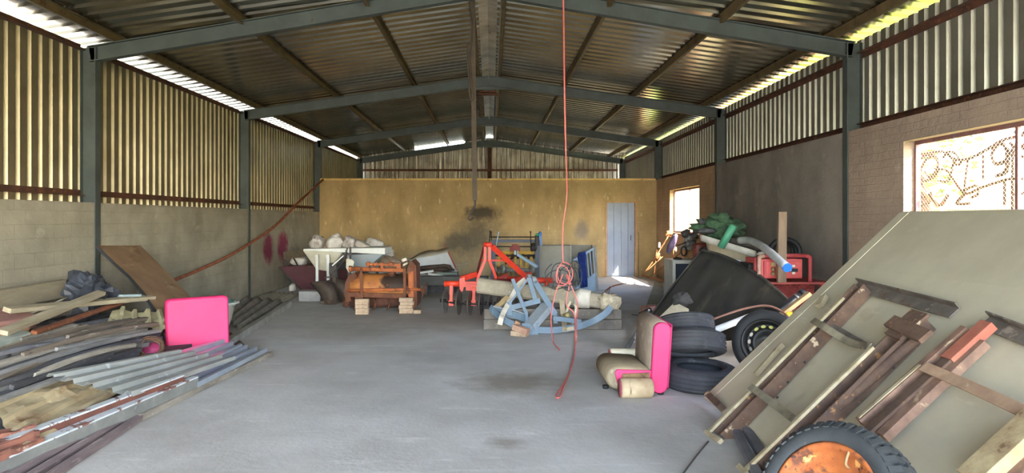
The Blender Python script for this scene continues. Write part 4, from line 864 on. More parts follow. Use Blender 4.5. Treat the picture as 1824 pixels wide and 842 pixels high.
# sacks
sack = M('woven_white_sack', (216,212,206), (186,178,172), 5, [((150,130,104), 6, 0.64, 0.1), ((120,104,100), 14, 0.68, 0.05)], rough=0.85, bump=0.4, bscale=14)
sack2 = M('greyish_printed_sack', (200,194,190), (150,140,136), 9, [((96,84,84), 14, 0.6, 0.05), ((168,140,100), 5, 0.64, 0.1)], rough=0.85, bump=0.4, bscale=14)
SK = 'sacks on the hopper'
def sackm(px, py, Yy, w, h, dep, label, mat, seed, tilt=0.0, group=SK, amp=0.22):
    m = MB(); c = W(px,py,Yy); m.blob(c, (w*0.92*Yy/F/2, dep*0.85/2, h*0.95*Yy/F/2), amp=amp, sc=1.5, seed=seed, R=Ry(tilt), nu=28, nv=18, pw=0.65); return solo(m, 'sack', mat, label, 'sack', group)
sackm(566,433,13.7,24,27,0.5,'round-ended printed sack at the left end of the white hopper',sack2,3,0.1)
sackm(582,437,14.0,30,18,0.5,'brownish sack squeezed between the first two on the hopper',M('tan_sack',(180,158,126),(150,128,100),6,rough=0.9,bump=0.3),13,0.1)
sackm(597,432,13.7,31,27,0.5,'bulging white sack with a tied neck, second from the left on the hopper',sack,5,-0.5,amp=0.3)
sackm(624,434,13.75,24,25,0.45,'crumpled sack in the middle of the hopper',sack2,8,0.3,amp=0.4)
sackm(645,438,13.8,34,16,0.4,'flat pale sack sloping to the right on the hopper',M('grey_white_sack',(196,188,178),(168,160,148),5,rough=0.85,bump=0.3),9,0.5)
sackm(665,440,14.5,38,32,0.5,'upright white sack behind the right end of the hopper',sack,12,0.4,SK)
for k,(px,py,Yy,w,h,lb,sd_) in enumerate([(680,455,14.7,44,40,'white sack sliding down right of the hopper',21),(694,468,14.6,44,26,'dirty sack lying on the rightmost end of the sack heap',22),(668,474,14.9,50,30,'sack low behind the orange machine, left part of the heap',24),(700,478,14.7,32,22,'small sack at the right foot of the sack heap',25),(644,486,15.3,36,34,'sack showing white beneath the hopper chute',26)]):
    sackm(px,py,Yy,w,h,0.6,lb,sack if k != 1 else M('mud_stained_sack',(168,148,128),(136,116,100),6,rough=0.9,bump=0.4),sd_,0.3,'sack heap behind the orange machine')
m = MB(); m.bx(W(630,0,14.6).x, W(715,0,14.6).x, 14.25, 15.0, 0.01, 0.3); solo(m, 'pallet_box', grey_tim, 'low timber box under the sack heap', 'box', bevel=0.01)
sackm(532,464,15.0,30,18,0.4,'white sack seen through the gap under the wooden side board',sack,27,0.1,'sack heap behind the orange machine')
sackm(521,512,14.2,12,14,0.2,'small white bag on the floor left of the maroon bin',sack,28,0.0,'sack heap behind the orange machine')

# metal cabinet top, carpet rolls, plank pile
Yc = 16.0
t = thing('sheet_metal_panel', 'bent pale grey sheet metal panel with a red edge by the rear wall', 'metal panel', W(770,490,16.2))
m = MB(); m.prism([W(a,b,Yc) for a,b in [(732,463),(745,459.5),(772,455),(797,449.5),(814,483),(806,489),(742,489)]], (0,0.03,0)); m.build('face', M('pale_blue_grey_sheet',(190,194,198),(174,178,182),3,rough=0.5), t)
m = MB(); a_ = [(722,458,16.3),(731,461,16.3),(739,456,16.3),(746,451,16.3),(757,447,16.3),(766,445,16.3),(778,446,16.3),(790,442,16.3),(799,440,16.3)]; b_ = [(731,465,16.0),(733,463,16.0),(741,461,16.0),(746,459.5,16.0),(757,457.5,16.0),(768,456,16.0),(780,453.5,16.0),(790,451,16.0),(798,449.5,16.0)]
m.loft([[W(*p) for p in a_],[W(*p) for p in b_]], caps=False, closed=False); m.build('bent_flap', M('dusty_beige_sheet',(182,176,160),(164,158,142),4,rough=0.7), t, solid=0.012)
m = MB(); m.bar(W(798,448,15.98), W(813,480,15.98), 0.03, 0.02, (0,-1,0)); m.bar(W(791.5,434,16.2), W(791.5,442,16.2), 0.03, 0.02, (0,-1,0)); m.build('red_edge', M('brick_red_edge',(160,76,60),rough=0.7), t)
carp = M('dark_brown_carpet', (86,70,62), (62,50,46), 8, rough=1.0, bump=0.4)
for k, (pts, lb) in enumerate([([(741,479,15.6),(765,476,15.6),(792,474,15.6),(800,475,15.6),(803,480,15.6)],'upper dark brown carpet roll below the grey metal panel'),([(743,484,15.4),(770,481,15.4),(792,480,15.4),(797,484,15.4)],'lower dark brown carpet roll on the plank heap')]):
    m = MB(); tb(m, pts, 0.055, 12); solo(m, 'carpet_roll', carp, lb, 'carpet roll', 'carpet rolls by the rear wall')
PG = 'planks heaped by the rear wall'
for k, (a, b, w, mt, lb) in enumerate([((742,487,14.9),(772,482,14.9),0.06,white_p,'white board upper left on the rear plank heap'),((763,487,14.7),(798,494,14.6),0.06,white_p,'white board slanting down right on the rear plank heap'),((742,494,14.5),(802,493,14.5),0.06,white_p,'white board lowest on the rear plank heap'),
    ((745,490,14.8),(778,488,14.8),0.07,grey_tim,'grey plank on the left of the rear plank heap'),((790,485,14.9),(809,480,15.0),0.06,dk_steel,'short dark bar against the grey metal panel'),((778,488,14.9),(815,488,14.9),0.1,M('grey_green_plank',(136,150,140),(116,130,122),6,rough=0.8),'grey green plank across the rear heap'),
    ((742,497,14.3),(812,496,14.3),0.08,dark_tim,'dark plank resting on the long dark beam'),((768,484,15.2),(800,485,15.2),0.08,M('brown_plank_old',(98,78,64),(80,62,52),6,rough=0.9),'brown plank under the carpet rolls'),
    ((811,472,16.0),(835,468,16.0),0.06,pale_tim,'upper pale stick end right of the grey metal panel'),((812,477,15.9),(834,474,15.9),0.05,pale_tim,'lower pale stick end right of the grey metal panel')]):
    m = MB(); m.bar(W(*a), W(*b), w, w*0.8); solo(m, 'plank', mt, lb, 'timber', PG, bevel=0.006)
m = MB(); a = W(818,486,15.9); m.bx(a.x-0.04, a.x+0.05, 15.9, 16.0, 0.007, W(0,477,15.9).z); solo(m, 'timber_block', pale_tim, 'upright timber block under the pale stick ends', 'timber', bevel=0.006)
m = MB(); a = W(740,506,13.6); b = W(870,506,13.6); m.bx(a.x, b.x, 13.6, 13.8, 0.2, 0.385); solo(m, 'dark_beam', M('dark_grey_beam_paint',(92,92,90),(74,74,72),4,[((116,114,110),8,0.62,0.1)],rough=0.8), 'long dark grey beam behind the disc harrow', 'beam', bevel=0.008)
for px in (752, 800, 850):
    m = MB(); a = W(px,0,13.6); m.bx(a.x-0.1, a.x+0.1, 13.62, 13.8, 0.007, 0.2); solo(m, 'support_block', M('dark_cement_block',(120,116,110),(100,96,92),6,rough=0.95), 'cement block carrying the long dark beam', 'concrete block', 'blocks under the long dark beam', bevel=0.01)  # cement darker than the block before the maroon bin
m = MB(); m.bx(W(745,0,14.6).x, W(815,0,14.6).x, 14.0, 14.84, 0.007, 0.25); m.bx(W(745,0,14.6).x, W(812,0,14.6).x, 14.84, 15.7, 0.007, 0.315); solo(m, 'board_stack', dark_tim, 'dark stack of boards under the rear plank heap', 'board stack', bevel=0.01)

m = MB(); m.bx(W(745,0,16).x, W(806,0,16).x, 15.98, 16.25, 0.007, 0.212); solo(m, 'board_stack', dark_tim, 'dark boards under the foot of the grey metal panel', 'board stack', bevel=0.01)
# hanging cord, chain hoist, ridge bracket
cord = M('coral_red_cord', (232,124,116), (214,104,100), 9, rough=0.6)
t = thing('hanging_rope', 'coral red cord hanging from the roof and trailing in a loop over the floor', 'cord', W(1005,480,7.98))
m = MB(); top = W(1003,0,7.98); top.z = 4.30
m.tube(bez([top, W(1004,60,7.98), W(1005,150,7.98), W(1007,250,7.98), W(1010,330,7.98), W(1008,365,7.98), W(1003,400,7.98), W(1002,440,7.98), W(1003,470,7.98)],50), 0.007, 8); m.build('drop', cord, t)
m = MB(); tb(m, [(1004.5,0,7.98),(1006,150,7.98),(1009,300,7.98),(1010,335,7.98)], 0.005, 6); m.build('second_strand', cord, t)
random.seed(21); m = MB(); c = W(1006,490,7.98)
for k in range(2):
    a0 = random.uniform(0,6); rx, rz = random.uniform(0.05,0.11), random.uniform(0.09,0.15); o = V((random.uniform(-0.06,0.06),random.uniform(-0.04,0.04),random.uniform(-0.03,0.04)))
    m.tube([c+o+V((rx*math.cos(a*math.pi/12+a0), 0.03*math.sin(a*0.6+k), rz*math.sin(a*math.pi/12+a0))) for a in range(25)], 0.0065, 6)
m.build('tangle', cord, t)
m = MB(); zf = 0.012
m.tube(bez([W(1003,488,7.98), W(990,520,7.98), W(982,560,7.98), W(983,590,8.2), FL(985,607,zf), FL(990,615,zf), FL(997,623,zf)],40), 0.007, 6)
m.tube(bez([W(1010,488,7.98), W(1020,515,7.98), W(1029,540,7.98), W(1027,565,8.1), FL(1026,604,0.03), FL(1022,640,zf), FL(1012,668,zf), FL(1000,690,zf), FL(991,703,zf), FL(992,708,zf), FL(998,705,zf), FL(1006,683,zf), FL(1017,655,zf), FL(1024,625,zf), FL(1025,603,0.03), W(1023,560,7.98), W(1010,545,7.98), W(1009,530,7.98), W(1014,505,7.98), W(1008,490,7.98)],110), 0.007, 6)
m.build('trailing_loop', cord, t)
t = thing('black_cable_coil', 'loose coil of thin black cable hung in the tangle of the red cord', 'cable', W(1005,505,7.98))
m = MB(); random.seed(5)
for k, (cx, cy, rx, rz) in enumerate([(1000,487,20,18),(1012,496,16,22),(1024,492,14,26),(998,498,26,16),(1016,488,22,12),(985,490,14,20)]):
    m.tube(bez([W(cx+rx*math.cos(a)+random.uniform(-2,2), cy+rz*math.sin(a)+random.uniform(-2,2), 7.98+0.05*math.sin(a*2+k)) for a in [0.3+k+i*0.7 for i in range(9)]],40), 0.0055, 5)
m.build('loops', M('black_cable',(56,56,58),rough=0.5), t)
m = MB(); tb(m, [(988,500,7.98),(984,510,7.98),(986,512,7.98)], 0.006, 5); m.build('cable_end', M('black_cable2',(56,56,58),rough=0.5), t)

hoist_m = M('dark_oily_webbing', (74,62,48), (54,46,38), 9, [((104,84,60), 12, 0.62, 0.1)], rough=0.8)
t = thing('hanging_strap', 'long dark lifting strap hanging from the ridge to the middle of the hall', 'strap', W(845,380,8.45))
m = MB(); tp = W(842,0,8.45); tp.z = ZB(tp.x)
m.path([(-0.03,-0.006),(0.03,-0.006),(0.03,0.006),(-0.03,0.006)], [tp, W(842,40,8.45), W(843,120,8.45), W(844,200,8.45), W(845,280,8.45), W(845.5,330,8.45), W(846,357,8.45)], (0,-1,0)); m.build('webbing', hoist_m, t)
m = MB(); m.tube(bez([W(846,356,8.45), W(846,364,8.45), W(842,374,8.45), W(838,383,8.45)],14), 0.012, 8); m.tube(bez([W(838,381,8.45),W(834,388,8.45),W(838,392,8.45),W(843,388,8.45)],10), 0.008, 6); m.build('hook', dk_steel, t)
m = MB(); m.tube(bez([W(841,20,8.4), W(838,72,8.4), W(834,80,8.4), W(833.5,120,8.4), W(836,142,8.4), W(836,165,8.4), W(839,178,8.4), W(842,172,8.4), W(839,140,8.42), W(836,100,8.42), W(840,74,8.42)],60), 0.012, 6); m.build('chain_loop', hoist_m, t)
t = thing('ridge_trolley', 'rusty trolley bracket with springs bolted under the ridge beyond the second frame', 'bracket', W(870,165,13.2))
m = MB(); c = W(870,168,13.25); m.box(c, (0.38,0.12,0.03)); m.box(c+V((0,0,0.05)), (0.30,0.1,0.03)); m.build('plate', rust, t)
m = MB()
for k in range(9): m.tube([c+V((-0.12+k*0.03,0,0.06)), c+V((-0.12+k*0.03,0,0.2))], 0.008, 6)
m.build('springs', dk_steel, t)
m = MB(); m.bar(c+V((-0.15,0,0.02)), V((c.x-0.15,c.y,ZB(c.x)+0.05)), 0.02, 0.03, (0,-1,0)); m.bar(c+V((0.15,0,0.02)), V((c.x+0.15,c.y,ZB(c.x)+0.05)), 0.02, 0.03, (0,-1,0)); m.build('hanger', rust, t)
# ------------------------------------------------------------------ right side
def WX(px, py, X): return W(px, py, F*X/(px-CX))
# door in the rear wall
door_m = M('blue_grey_steel_door', (140,150,168), (128,138,156), 2, rough=0.5)
t = thing('door_1', None, None, (3.5,18.0,0.006), kind='structure')
m = MB(); n = 4; w = (DX1-DX0-0.08)/n
for k in range(n):
    x = DX0+0.04+k*w; m.bx(x+0.009, x+w-0.009, 18.03, 18.06, 0.03, DZ-0.03)
m.bx(DX0+0.04, DX1-0.04, 18.045, 18.07, 0.03, DZ-0.03); lf = m.build('leaf', door_m, t, bevel=0.004)
fr_m = M('tan_door_frame', (196,150,104), (170,126,86), 6, rough=0.7)
for a in ((DX0,DX0+0.04,0.0,DZ),(DX1-0.04,DX1,0.0,DZ),(DX0+0.04,DX1-0.04,DZ-0.04,DZ)):
    m = MB(); m.bx(a[0]+0.001, a[1]-0.001, 17.985, 18.1, a[2]+0.007, a[3]-0.001); m.build('frame', fr_m, t)
m = MB(); m.bx(3.77,3.79,18.02,18.04,0.98,1.12); m.build('lock_plate', dk_steel, lf)
m = MB(); m.bar((3.98,17.99,0.02),(3.98,17.99,1.2),0.012,0.012,(0,-1,0)); m.build('door_stay', dk_steel, t)

# windows in the right wall
wf = M('oxide_window_steel', (134,96,92), (110,76,74), 7, [((96,110,160), 5, 0.6, 0.1)], rough=0.6)
def window(nm, i, mull, mesh_step):
    y0, y1, z0, z1 = WIN[i]; t = thing(nm, None, None, (XR((y0+y1)/2)+0.13,(y0+y1)/2,z0), kind='structure')
    x = lambda y: XR(y)+0.13
    def bary(ya, yb, z): m = MB(); m.bar((x(ya),ya,z),(x(yb),yb,z),0.03,0.04); return m
    for z in (z0+0.02, z1-0.02): bary(y0, y1, z).build('frame', wf, t)
    for y in (y0+0.02, y1-0.02): m = MB(); m.bar((x(y),y,z0+0.04),(x(y),y,z1-0.04),0.04,0.03,(0,1,0)); m.build('frame', wf, t)
    for y in mull: m = MB(); m.bar((x(y),y,z0+0.04),(x(y),y,z1-0.04),0.03,0.03,(0,1,0)); m.build('mullion', wf, t)
    m = MB(); n = int((y1-y0)/mesh_step); nz = int((z1-z0)/mesh_step)
    for k in range(-nz, n):                       # welded diamond mesh
        for s in (1,-1):
            ya = y0+k*mesh_step; yb = ya+(z1-z0); za, zb = (z0,z1) if s > 0 else (z1,z0)
            fa, fb = 0.0, 1.0
            if ya < y0: fa = (y0-ya)/(yb-ya)
            if yb > y1: fb = (y1-ya)/(yb-ya)
            if fb-fa < 0.02: continue
            A = (ya+(yb-ya)*fa, za+(zb-za)*fa); B = (ya+(yb-ya)*fb, za+(zb-za)*fb)
            m.tube([(x(A[0])+0.025,A[0],A[1]),(x(B[0])+0.025,B[0],B[1])], 0.0022 if i == 0 else 0.004, 3)
    m.build('wire_mesh', M('weathered_mesh_wire',(176,160,130),rough=0.5), t); return t
window('window_1', 0, [5.62], 0.045); window('window_2', 1, [15.3], 0.06)
m = MB(); y0, y1 = WIN[0][0], WIN[0][1]
# wrought iron gate leaning outside the near window
gate_m = M('rusty_wrought_iron', (84,50,38), (62,46,46), 9, [((116,72,44), 14, 0.6, 0.08)], rough=0.8)
t = thing('scroll_gate', 'rusty wrought iron scroll gate leaning outside the near window', 'gate', WX(1740,395,4.72))
XG = 4.72
for pts, r in [
  ([(1655,350),(1640,320),(1645,290),(1662,278),(1672,285),(1668,305),(1655,315),(1648,305)],0.010),
  ([(1630,318),(1650,322),(1668,310),(1672,290),(1660,275),(1640,282),(1636,300),(1645,318)],0.010),
  ([(1640,275),(1680,270),(1700,283),(1725,283),(1760,265),(1785,250),(1824,240)],0.010),
  ([(1680,280),(1690,270),(1705,275),(1712,290),(1704,293),(1700,285)],0.009),
  ([(1665,300),(1690,305),(1706,330),(1722,345),(1745,335),(1775,325),(1800,318),(1824,318)],0.009),
  ([(1725,283),(1720,320),(1718,345)],0.009),([(1752,275),(1752,320)],0.009),
  ([(1795,285),(1775,292),(1768,275),(1775,258),(1790,258),(1795,275),(1792,305),(1775,313)],0.013),
  ([(1700,285),(1690,320),(1672,322)],0.009),([(1690,345),(1675,365),(1660,350)],0.012),
  ([(1715,340),(1740,330),(1742,345),(1730,352)],0.009),([(1718,345),(1705,362),(1730,362)],0.010),
  ([(1625,300),(1632,320),(1640,322)],0.009),([(1660,345),(1640,352),(1625,345)],0.010),([(1660,340),(1655,360),(1630,368)],0.010),
  ([(1790,318),(1790,365)],0.009),([(1800,255),(1815,262),(1830,255)],0.010),([(1800,270),(1830,262)],0.009),([(1800,275),(1830,280)],0.009),([(1808,345),(1830,343)],0.009),([(1808,235),(1818,240),(1830,232)],0.010)]:
    m = MB(); m.tube(bez([WX(a,b,XG) for a,b in pts], 26), r*1.6, 6); m.build('scroll', gate_m, t)
m = MB(); m.bar(WX(1640,330,XG), WX(1690,392,XG), 0.02, 0.05, (1,0,0)); m.build('diagonal', M('pale_rusted_bar',(206,160,120),(160,110,80),9,rough=0.8), t)
m = MB(); m.bar(WX(1615,396,XG+0.02), WX(1900,396,XG+0.02), 0.03, 0.04); m.build('bottom_rail', gate_m, t)
for px in (1622, 1806, 1895):
    m = MB(); a = WX(px,255,XG+0.02); b = a.copy(); b.z = -0.06; m.bar(a, b, 0.03, 0.03, (1,0,0)); m.build('upright', gate_m, t)
m = MB(); c = WX(1626,343,4.50); m.blob(c, (0.03,0.055,0.13), amp=0.1, seed=2, R=Rx(-0.25), pw=0.8); solo(m, 'hanging_mirror', M('grey_plastic_shell',(120,112,104),(98,92,86),6,rough=0.5), 'oval grey shell hanging in the corner of the near window', 'mirror')
m = MB(); m.bx(4.53, 4.68, 5.0, 6.25, 1.30, 1.34); m.bx(4.6,4.64,5.1,5.14,-0.06,1.3); m.bx(4.6,4.64,6.1,6.14,-0.06,1.3); solo(m, 'outside_bench', M('orange_brown_plank',(190,140,90),(150,104,66),6,rough=0.8), 'narrow plank bench outside under the near window', 'bench')

# yard seen through the windows
yb = M('sunlit_yard_brick', (206,150,112), (186,126,92), 3, rough=0.95, brick=('X','Z',0.24,0.085,0.8,0.4))
t = thing('garden_shed_outside', 'brick outbuilding with a sheet roof outside the far window', 'outbuilding', (8.5,22,-0.06))
m = MB(); m.bx(6.6, 10.5, 21.0, 24.0, -0.06, 2.6); m.build('wall', yb, t)
m = MB(); m.prism([(6.4,20.8,2.6),(10.7,20.8,2.6),(10.7,20.8,2.7),(8.5,20.8,3.3),(6.4,20.8,2.7)], (0,3.4,0)); m.build('roof', galv_new, t)
m = MB(); m.bx(8.0,8.7,20.97,21.0,-0.06,2.0); m.build('door', M('pale_shed_door',(200,190,170),rough=0.7), t)
t = thing('fence_outside', 'pale post and wire fence across the yard outside', 'fence', (12,14.2,-0.06))
for k in range(9):
    m = MB(); m.bar((7+k*1.4,14.2,-0.06),(7+k*1.4,14.2,1.35),0.06,0.06,(0,-1,0)); m.build('post', M('pale_fence_post',(190,160,120),(150,120,90),6,rough=0.9), t)
for z in (0.3,0.65,1.0,1.3): m = MB(); m.tube([(7,14.2,z),(18.2,14.2,z)],0.008,5); m.build('wire', gate_m, t)
t = thing('barn_outside', 'low pale barn with an orange roof beyond the yard fence', 'outbuilding', (19,24,-0.06))
m = MB(); m.bx(12, 26, 22.5, 28, -0.06, 1.9); m.build('wall', M('pale_barn_wall',(210,196,170),(190,176,150),2,rough=0.95), t)
m = MB(); m.prism([(11.6,22.1,1.9),(26.4,22.1,1.9),(26.4,25.2,3.0),(11.6,25.2,3.0)], (0,0,0.1)); m.build('roof', M('tile_roof',(190,130,84),(160,104,66),4,rough=0.9), t)
leaf_m = M('olive_foliage', (128,140,60), (92,108,44), 6, rough=0.9)
t = thing('tree_outside', 'olive green tree in the yard outside the near window', 'tree', (10.5,12.0,-0.06))
m = MB(); m.tube([(8.6,13.2,-0.06),(8.65,13.2,1.2),(8.6,13.25,2.2)], [0.14,0.11,0.07], 8); m.build('trunk', rust, t)
m = MB(); random.seed(3)
for k in range(500):
    a, b = random.uniform(0,6.28), random.uniform(-1,1); r = random.uniform(0.4,1.0)
    p = V((8.6+1.0*r*math.cos(a)*math.sqrt(1-b*b), 13.25+1.0*r*math.sin(a)*math.sqrt(1-b*b), 2.75+0.9*r*b)); s_ = random.uniform(0.06,0.12); R_ = Rz(random.uniform(0,6))@Rx(random.uniform(0,3))
    q = [p+R_@V(v) for v in ((-s_,0,0),(0,-s_*0.5,0),(s_,0,0),(0,s_*0.5,0))]; m.add(q, [(0,1,2,3)])
o = m.build('foliage', leaf_m, t); o['kind'] = 'stuff'

# things leaning under the far window
gate2 = M('orange_rust_rod', (190,116,64), (140,84,52), 9, rough=0.8)
t = thing('rod_gate', 'rusty rod gate frame leaning in the corner under the far window', 'gate', W(1165,497,15.6))
for pts, r in [([(1191,419,15.9),(1165,463,15.8),(1144,491,15.6)],0.016),([(1144,491,15.6),(1197,503,14.8)],0.02),([(1189,418,15.9),(1241,418,14.2)],0.012),([(1147,487,15.6),(1180,457,15.7)],0.012),
               ([(1160,492,15.5),(1225,440,14.6)],0.01),([(1200,440,15.3),(1198,503,14.8)],0.01),([(1170,445,15.8),(1165,490,15.6)],0.008)]:
    m = MB(); tb(m, pts, r, 6); m.build('rod', gate2, t)
m = MB(); m.blob(W(1172,457,15.7), (0.06,0.03,0.09), amp=0.5, seed=2); m.blob(W(1192,416,15.9), (0.08,0.03,0.06), amp=0.6, seed=4); m.build('rust_knot', gate2, t)
m = MB(); m.box(W(1174.5,436,15.7), (0.04,0.02,0.12)); solo(m, 'paper_tag', M('white_tag',(226,222,210),rough=0.8), 'small white tag tied to the rusty rod gate', 'tag')
m = MB(); m.blob(W(1197,434,14.9), (0.075,0.05,0.24), amp=0.15, seed=3, R=Ry(0.45), pw=0.9); solo(m, 'purple_pouch', M('purple_grey_cloth',(112,96,122),(86,72,100),7,rough=0.8), 'purple grey pouch hung on the rod gate before the far window', 'pouch')
m = MB(); m.blob(W(1203,444,14.9), (0.035,0.03,0.06), amp=0.2, seed=3); solo(m, 'cream_toggle', M('cream_toggle_plastic',(206,196,160),rough=0.5), 'cream toggle dangling below the purple pouch', 'toggle')
chrome = M('dull_chrome_fitting', (176,176,176), (130,130,132), 14, rough=0.35, metal=0.6)
t = thing('tap_fittings', 'cluster of dull chrome and dark pipe fittings on the far window sill', 'fittings', W(1230,432,13.2))
for k, (px, py, s_) in enumerate([(1222,416,0.10),(1228,424,0.09),(1233,431,0.08),(1226,434,0.09),(1236,420,0.08),(1222,428,0.06),(1240,411,0.06)]):
    m = MB(); c = W(px,py,13.1); m.blob(c, (s_,0.07,s_*0.8), amp=0.5, seed=k+2, nu=14, nv=9); m.tube([c, c+V((0.05*math.sin(k),0.0,-0.12))], 0.03, 8); m.build('fitting', chrome if k % 2 else M('dark_fitting',(84,82,84),rough=0.5), t)
m = MB(); m.bx(W(1214,0,13.1).x, W(1246,0,13.1).x, 13.0, 13.35, W(0,444,13.1).z, W(0,440,13.1).z); m.build('tray', grey_m, t)
tanp = M('tan_tool_handle', (206,160,104), (180,134,84), 6, rough=0.6)
for k, (a, b, lb) in enumerate([((1217,464,13.2),(1236,424,13.2),'left tan tool handle leaning behind the old stove frame'),((1222,465,13.2),(1244,420,13.2),'right tan tool handle leaning behind the old stove frame')]):
    m = MB(); A = W(*a); B = W(*b); A2 = A+(A-B)*1.55; m.tube([A2, B], 0.022, 8); solo(m, 'tool_handle', tanp, lb, 'handle', 'tan handles under the far window')
m = MB(); m.tube([W(1218,447,12.9)+V((0.05*math.cos(a*math.pi/8),0,0.09*math.sin(a*math.pi/8))) for a in range(16)], 0.016, 6, closed=True); solo(m, 'hanging_loop', M('black_rubber',(34,34,36),(26,26,28),6,rough=0.6), 'black strap loop hanging beside the tan handles', 'strap')
m = MB(); tb(m, [(1206,437,12.9),(1222,432,12.9)], 0.012, 6); solo(m, 'dark_bar_end', dk_steel, 'thin dark bar end pointing left from the chrome fittings', 'bar')
# old stove frame
t = thing('stove_frame', 'white stove carcass with a dark opening behind the black bonnet', 'stove', V((W(1225,0,12.3).x,12.5,0.007)))
x0, x1, zt = W(1198,0,12.2).x, W(1262,0,12.2).x, W(0,463,12.2).z; wst = M('yellowed_white_enamel', (206,204,196), (184,180,170), 4, rough=0.4)
m = MB(); m.bx(x0, x0+0.06, 12.2, 12.8, 0.007, zt-0.06); m.bx(x0, x1, 12.2, 12.8, zt-0.07, zt); m.bx(x1-0.06, x1, 12.2, 12.8, 0.007, zt-0.06); m.bx(x0+.06, x1-.06, 12.2, 12.8, 0.007, 0.08); m.build('carcass', wst, t, bevel=0.01)
m = MB(); m.bx(x0+0.06, x1-0.06, 12.32, 12.34, 0.08, zt-0.07); m.build('oven_back', M('navy_oven_lining',(44,52,70),(34,40,56),5,rough=0.6), t)
m = MB(); m.blob(W(1207,461,12.4), (0.075,0.06,0.035), amp=0.4, seed=6); solo(m, 'dark_lump', dk_steel, 'dark lump of scrap lying on the white stove carcass', 'scrap')
t = thing('jerry_can', 'dark red jerry can behind the black bonnet', 'jerry can', V((W(1246,0,11.4).x,11.5,0.007)))
m = MB(); rbox(m, W(1247,452,11.5)+V((0,0,-0.02)), (0.22,0.2,0.42), Matrix.Identity(3), r=0.05, axis=0); m.build('body', M('dark_red_can',(134,58,46),(108,44,38),5,rough=0.5), t)
m = MB(); m.bx(W(1236,0,11.4).x, W(1258,0,11.4).x, 11.35, 11.7, 0.007, W(0,476,11.4).z); m.build('stand', dark_tim, t)
for k in range(4):
    m = MB(); c = W(1242,444+k*5.5,11.38); m.bx(c.x-0.05,c.x+0.07,11.385,11.4,c.z-0.008,c.z+0.008); m.build('rib', M('dark_red_can2',(150,70,56),rough=0.5), t)

# grey-green board and small things on the floor
m = MB(); m.prism([FL(1166,504,.007),FL(1180,503,.007),FL(1182,520,.007),FL(1180,545,.007),FL(1152,545,.007)], (0,0,0.03)); solo(m, 'flat_board', M('grey_green_flat_board',(140,140,116),(116,116,96),4,[((96,92,76),7,0.64,0.08)],rough=0.9), 'grey green board flat on the floor left of the black bonnet', 'board')
t = thing('pink_box', 'small dusty pink box with two copper prongs on the floor by the black bonnet', 'box', V((W(1162,0,11.2).x,11.2,0.007)))
m = MB(); c = W(1163,548,11.0); c.z = 0.07; m.box(c, (0.2,0.16,0.12), Rz(0.3)); m.build('body', M('dusty_pink',(206,150,150),(186,130,132),5,rough=0.7), t, bevel=0.01)
for dz in (0.0, 0.05): m = MB(); m.tube([c+V((-0.09,-0.05,dz)), c+V((-0.22,-0.06,dz-0.01))], 0.011, 6); m.build('prong', M('copper_prong',(190,120,90),rough=0.5), t)
t = thing('grey_hose', 'grey pipe with a black tap fitting beside the pink seat', 'pipe', FL(1125,600))
m = MB(); m.tube(bez([FL(1111,631,0.03), FL(1120,615,0.035), FL(1132,597,0.05), W(1141,578,9.2), W(1143,566,9.5), W(1139,560,9.6)],24), 0.028, 10); m.build('pipe', M('grey_pvc',(132,134,138),(112,114,118),5,rough=0.5), t)
m = MB(); m.tube([W(1139,560,9.6), W(1150,557,9.6), W(1160,551,9.6)], [0.03,0.045,0.04], 10); m.build('tap', M('black_fitting',(40,40,42),rough=0.5), t)
m = MB(); m.tube([W(1140,562,9.6),W(1125,560,9.6)], 0.006, 6); m.build('wire', dk_steel, t)
for px,py in ((1148,557),(1156,552)):
    m = MB(); m.blob(W(px,py,9.55), (0.018,0.012,0.018), amp=0.0, nu=10, nv=6); m.build('knob', white_p, t)

# black bonnet
bon = M('black_dusty_panel', (84,81,77), (64,63,62), 2, [((128,119,104), 3, 0.58, 0.2, (1,1,0.5))], rough=0.6)
t = thing('black_bonnet', 'large dusty black curved bonnet leaning on the stacked tyres', 'vehicle bonnet', V((2.7,9.0,0.0)))
topE = [(1251,446,10.0),(1270,450,9.75),(1292,457,9.4),(1320,470,8.9),(1350,489,8.35),(1383,516,7.8),(1414,545,7.35)]
botE = [(1149,578,9.75),(1178,589,9.3),(1210,598,8.85),(1250,605,8.4),(1300,606,8.0),(1360,592,7.6),(1420,566,7.2)]
rows = []; nr = 10
for j in range(nr+1):
    tt = j/nr; rr = []
    T = bez([W(*p) for p in topE],24); B = bez([W(*p) for p in botE],24)
    for i in range(len(T)):
        p = B[i].lerp(T[i], tt); u_ = i/(len(T)-1)
        bul = 0.10*math.sin(math.pi*tt)*(1-0.3*u_) + 0.06*math.exp(-((u_-0.26)/0.03)**2) - 0.04*math.exp(-((u_-0.68)/0.05)**2)
        rr.append(p + V((-0.5,-0.8,0.12))*bul)
    rows.append(rr)
m = MB(); m.loft(rows, caps=False, closed=False); m.build('skin', bon, t, solid=0.018)
m = MB(); m.tube(rows[-1], 0.022, 8); m.tube([r[0] for r in rows], 0.02, 8); m.build('rim', bon, t)
m = MB(); m.blob(W(1253,446,10.08), (0.06,0.06,0.06), amp=0.2); m.build('corner_cap', M('black_rubber',(34,34,36)), t)

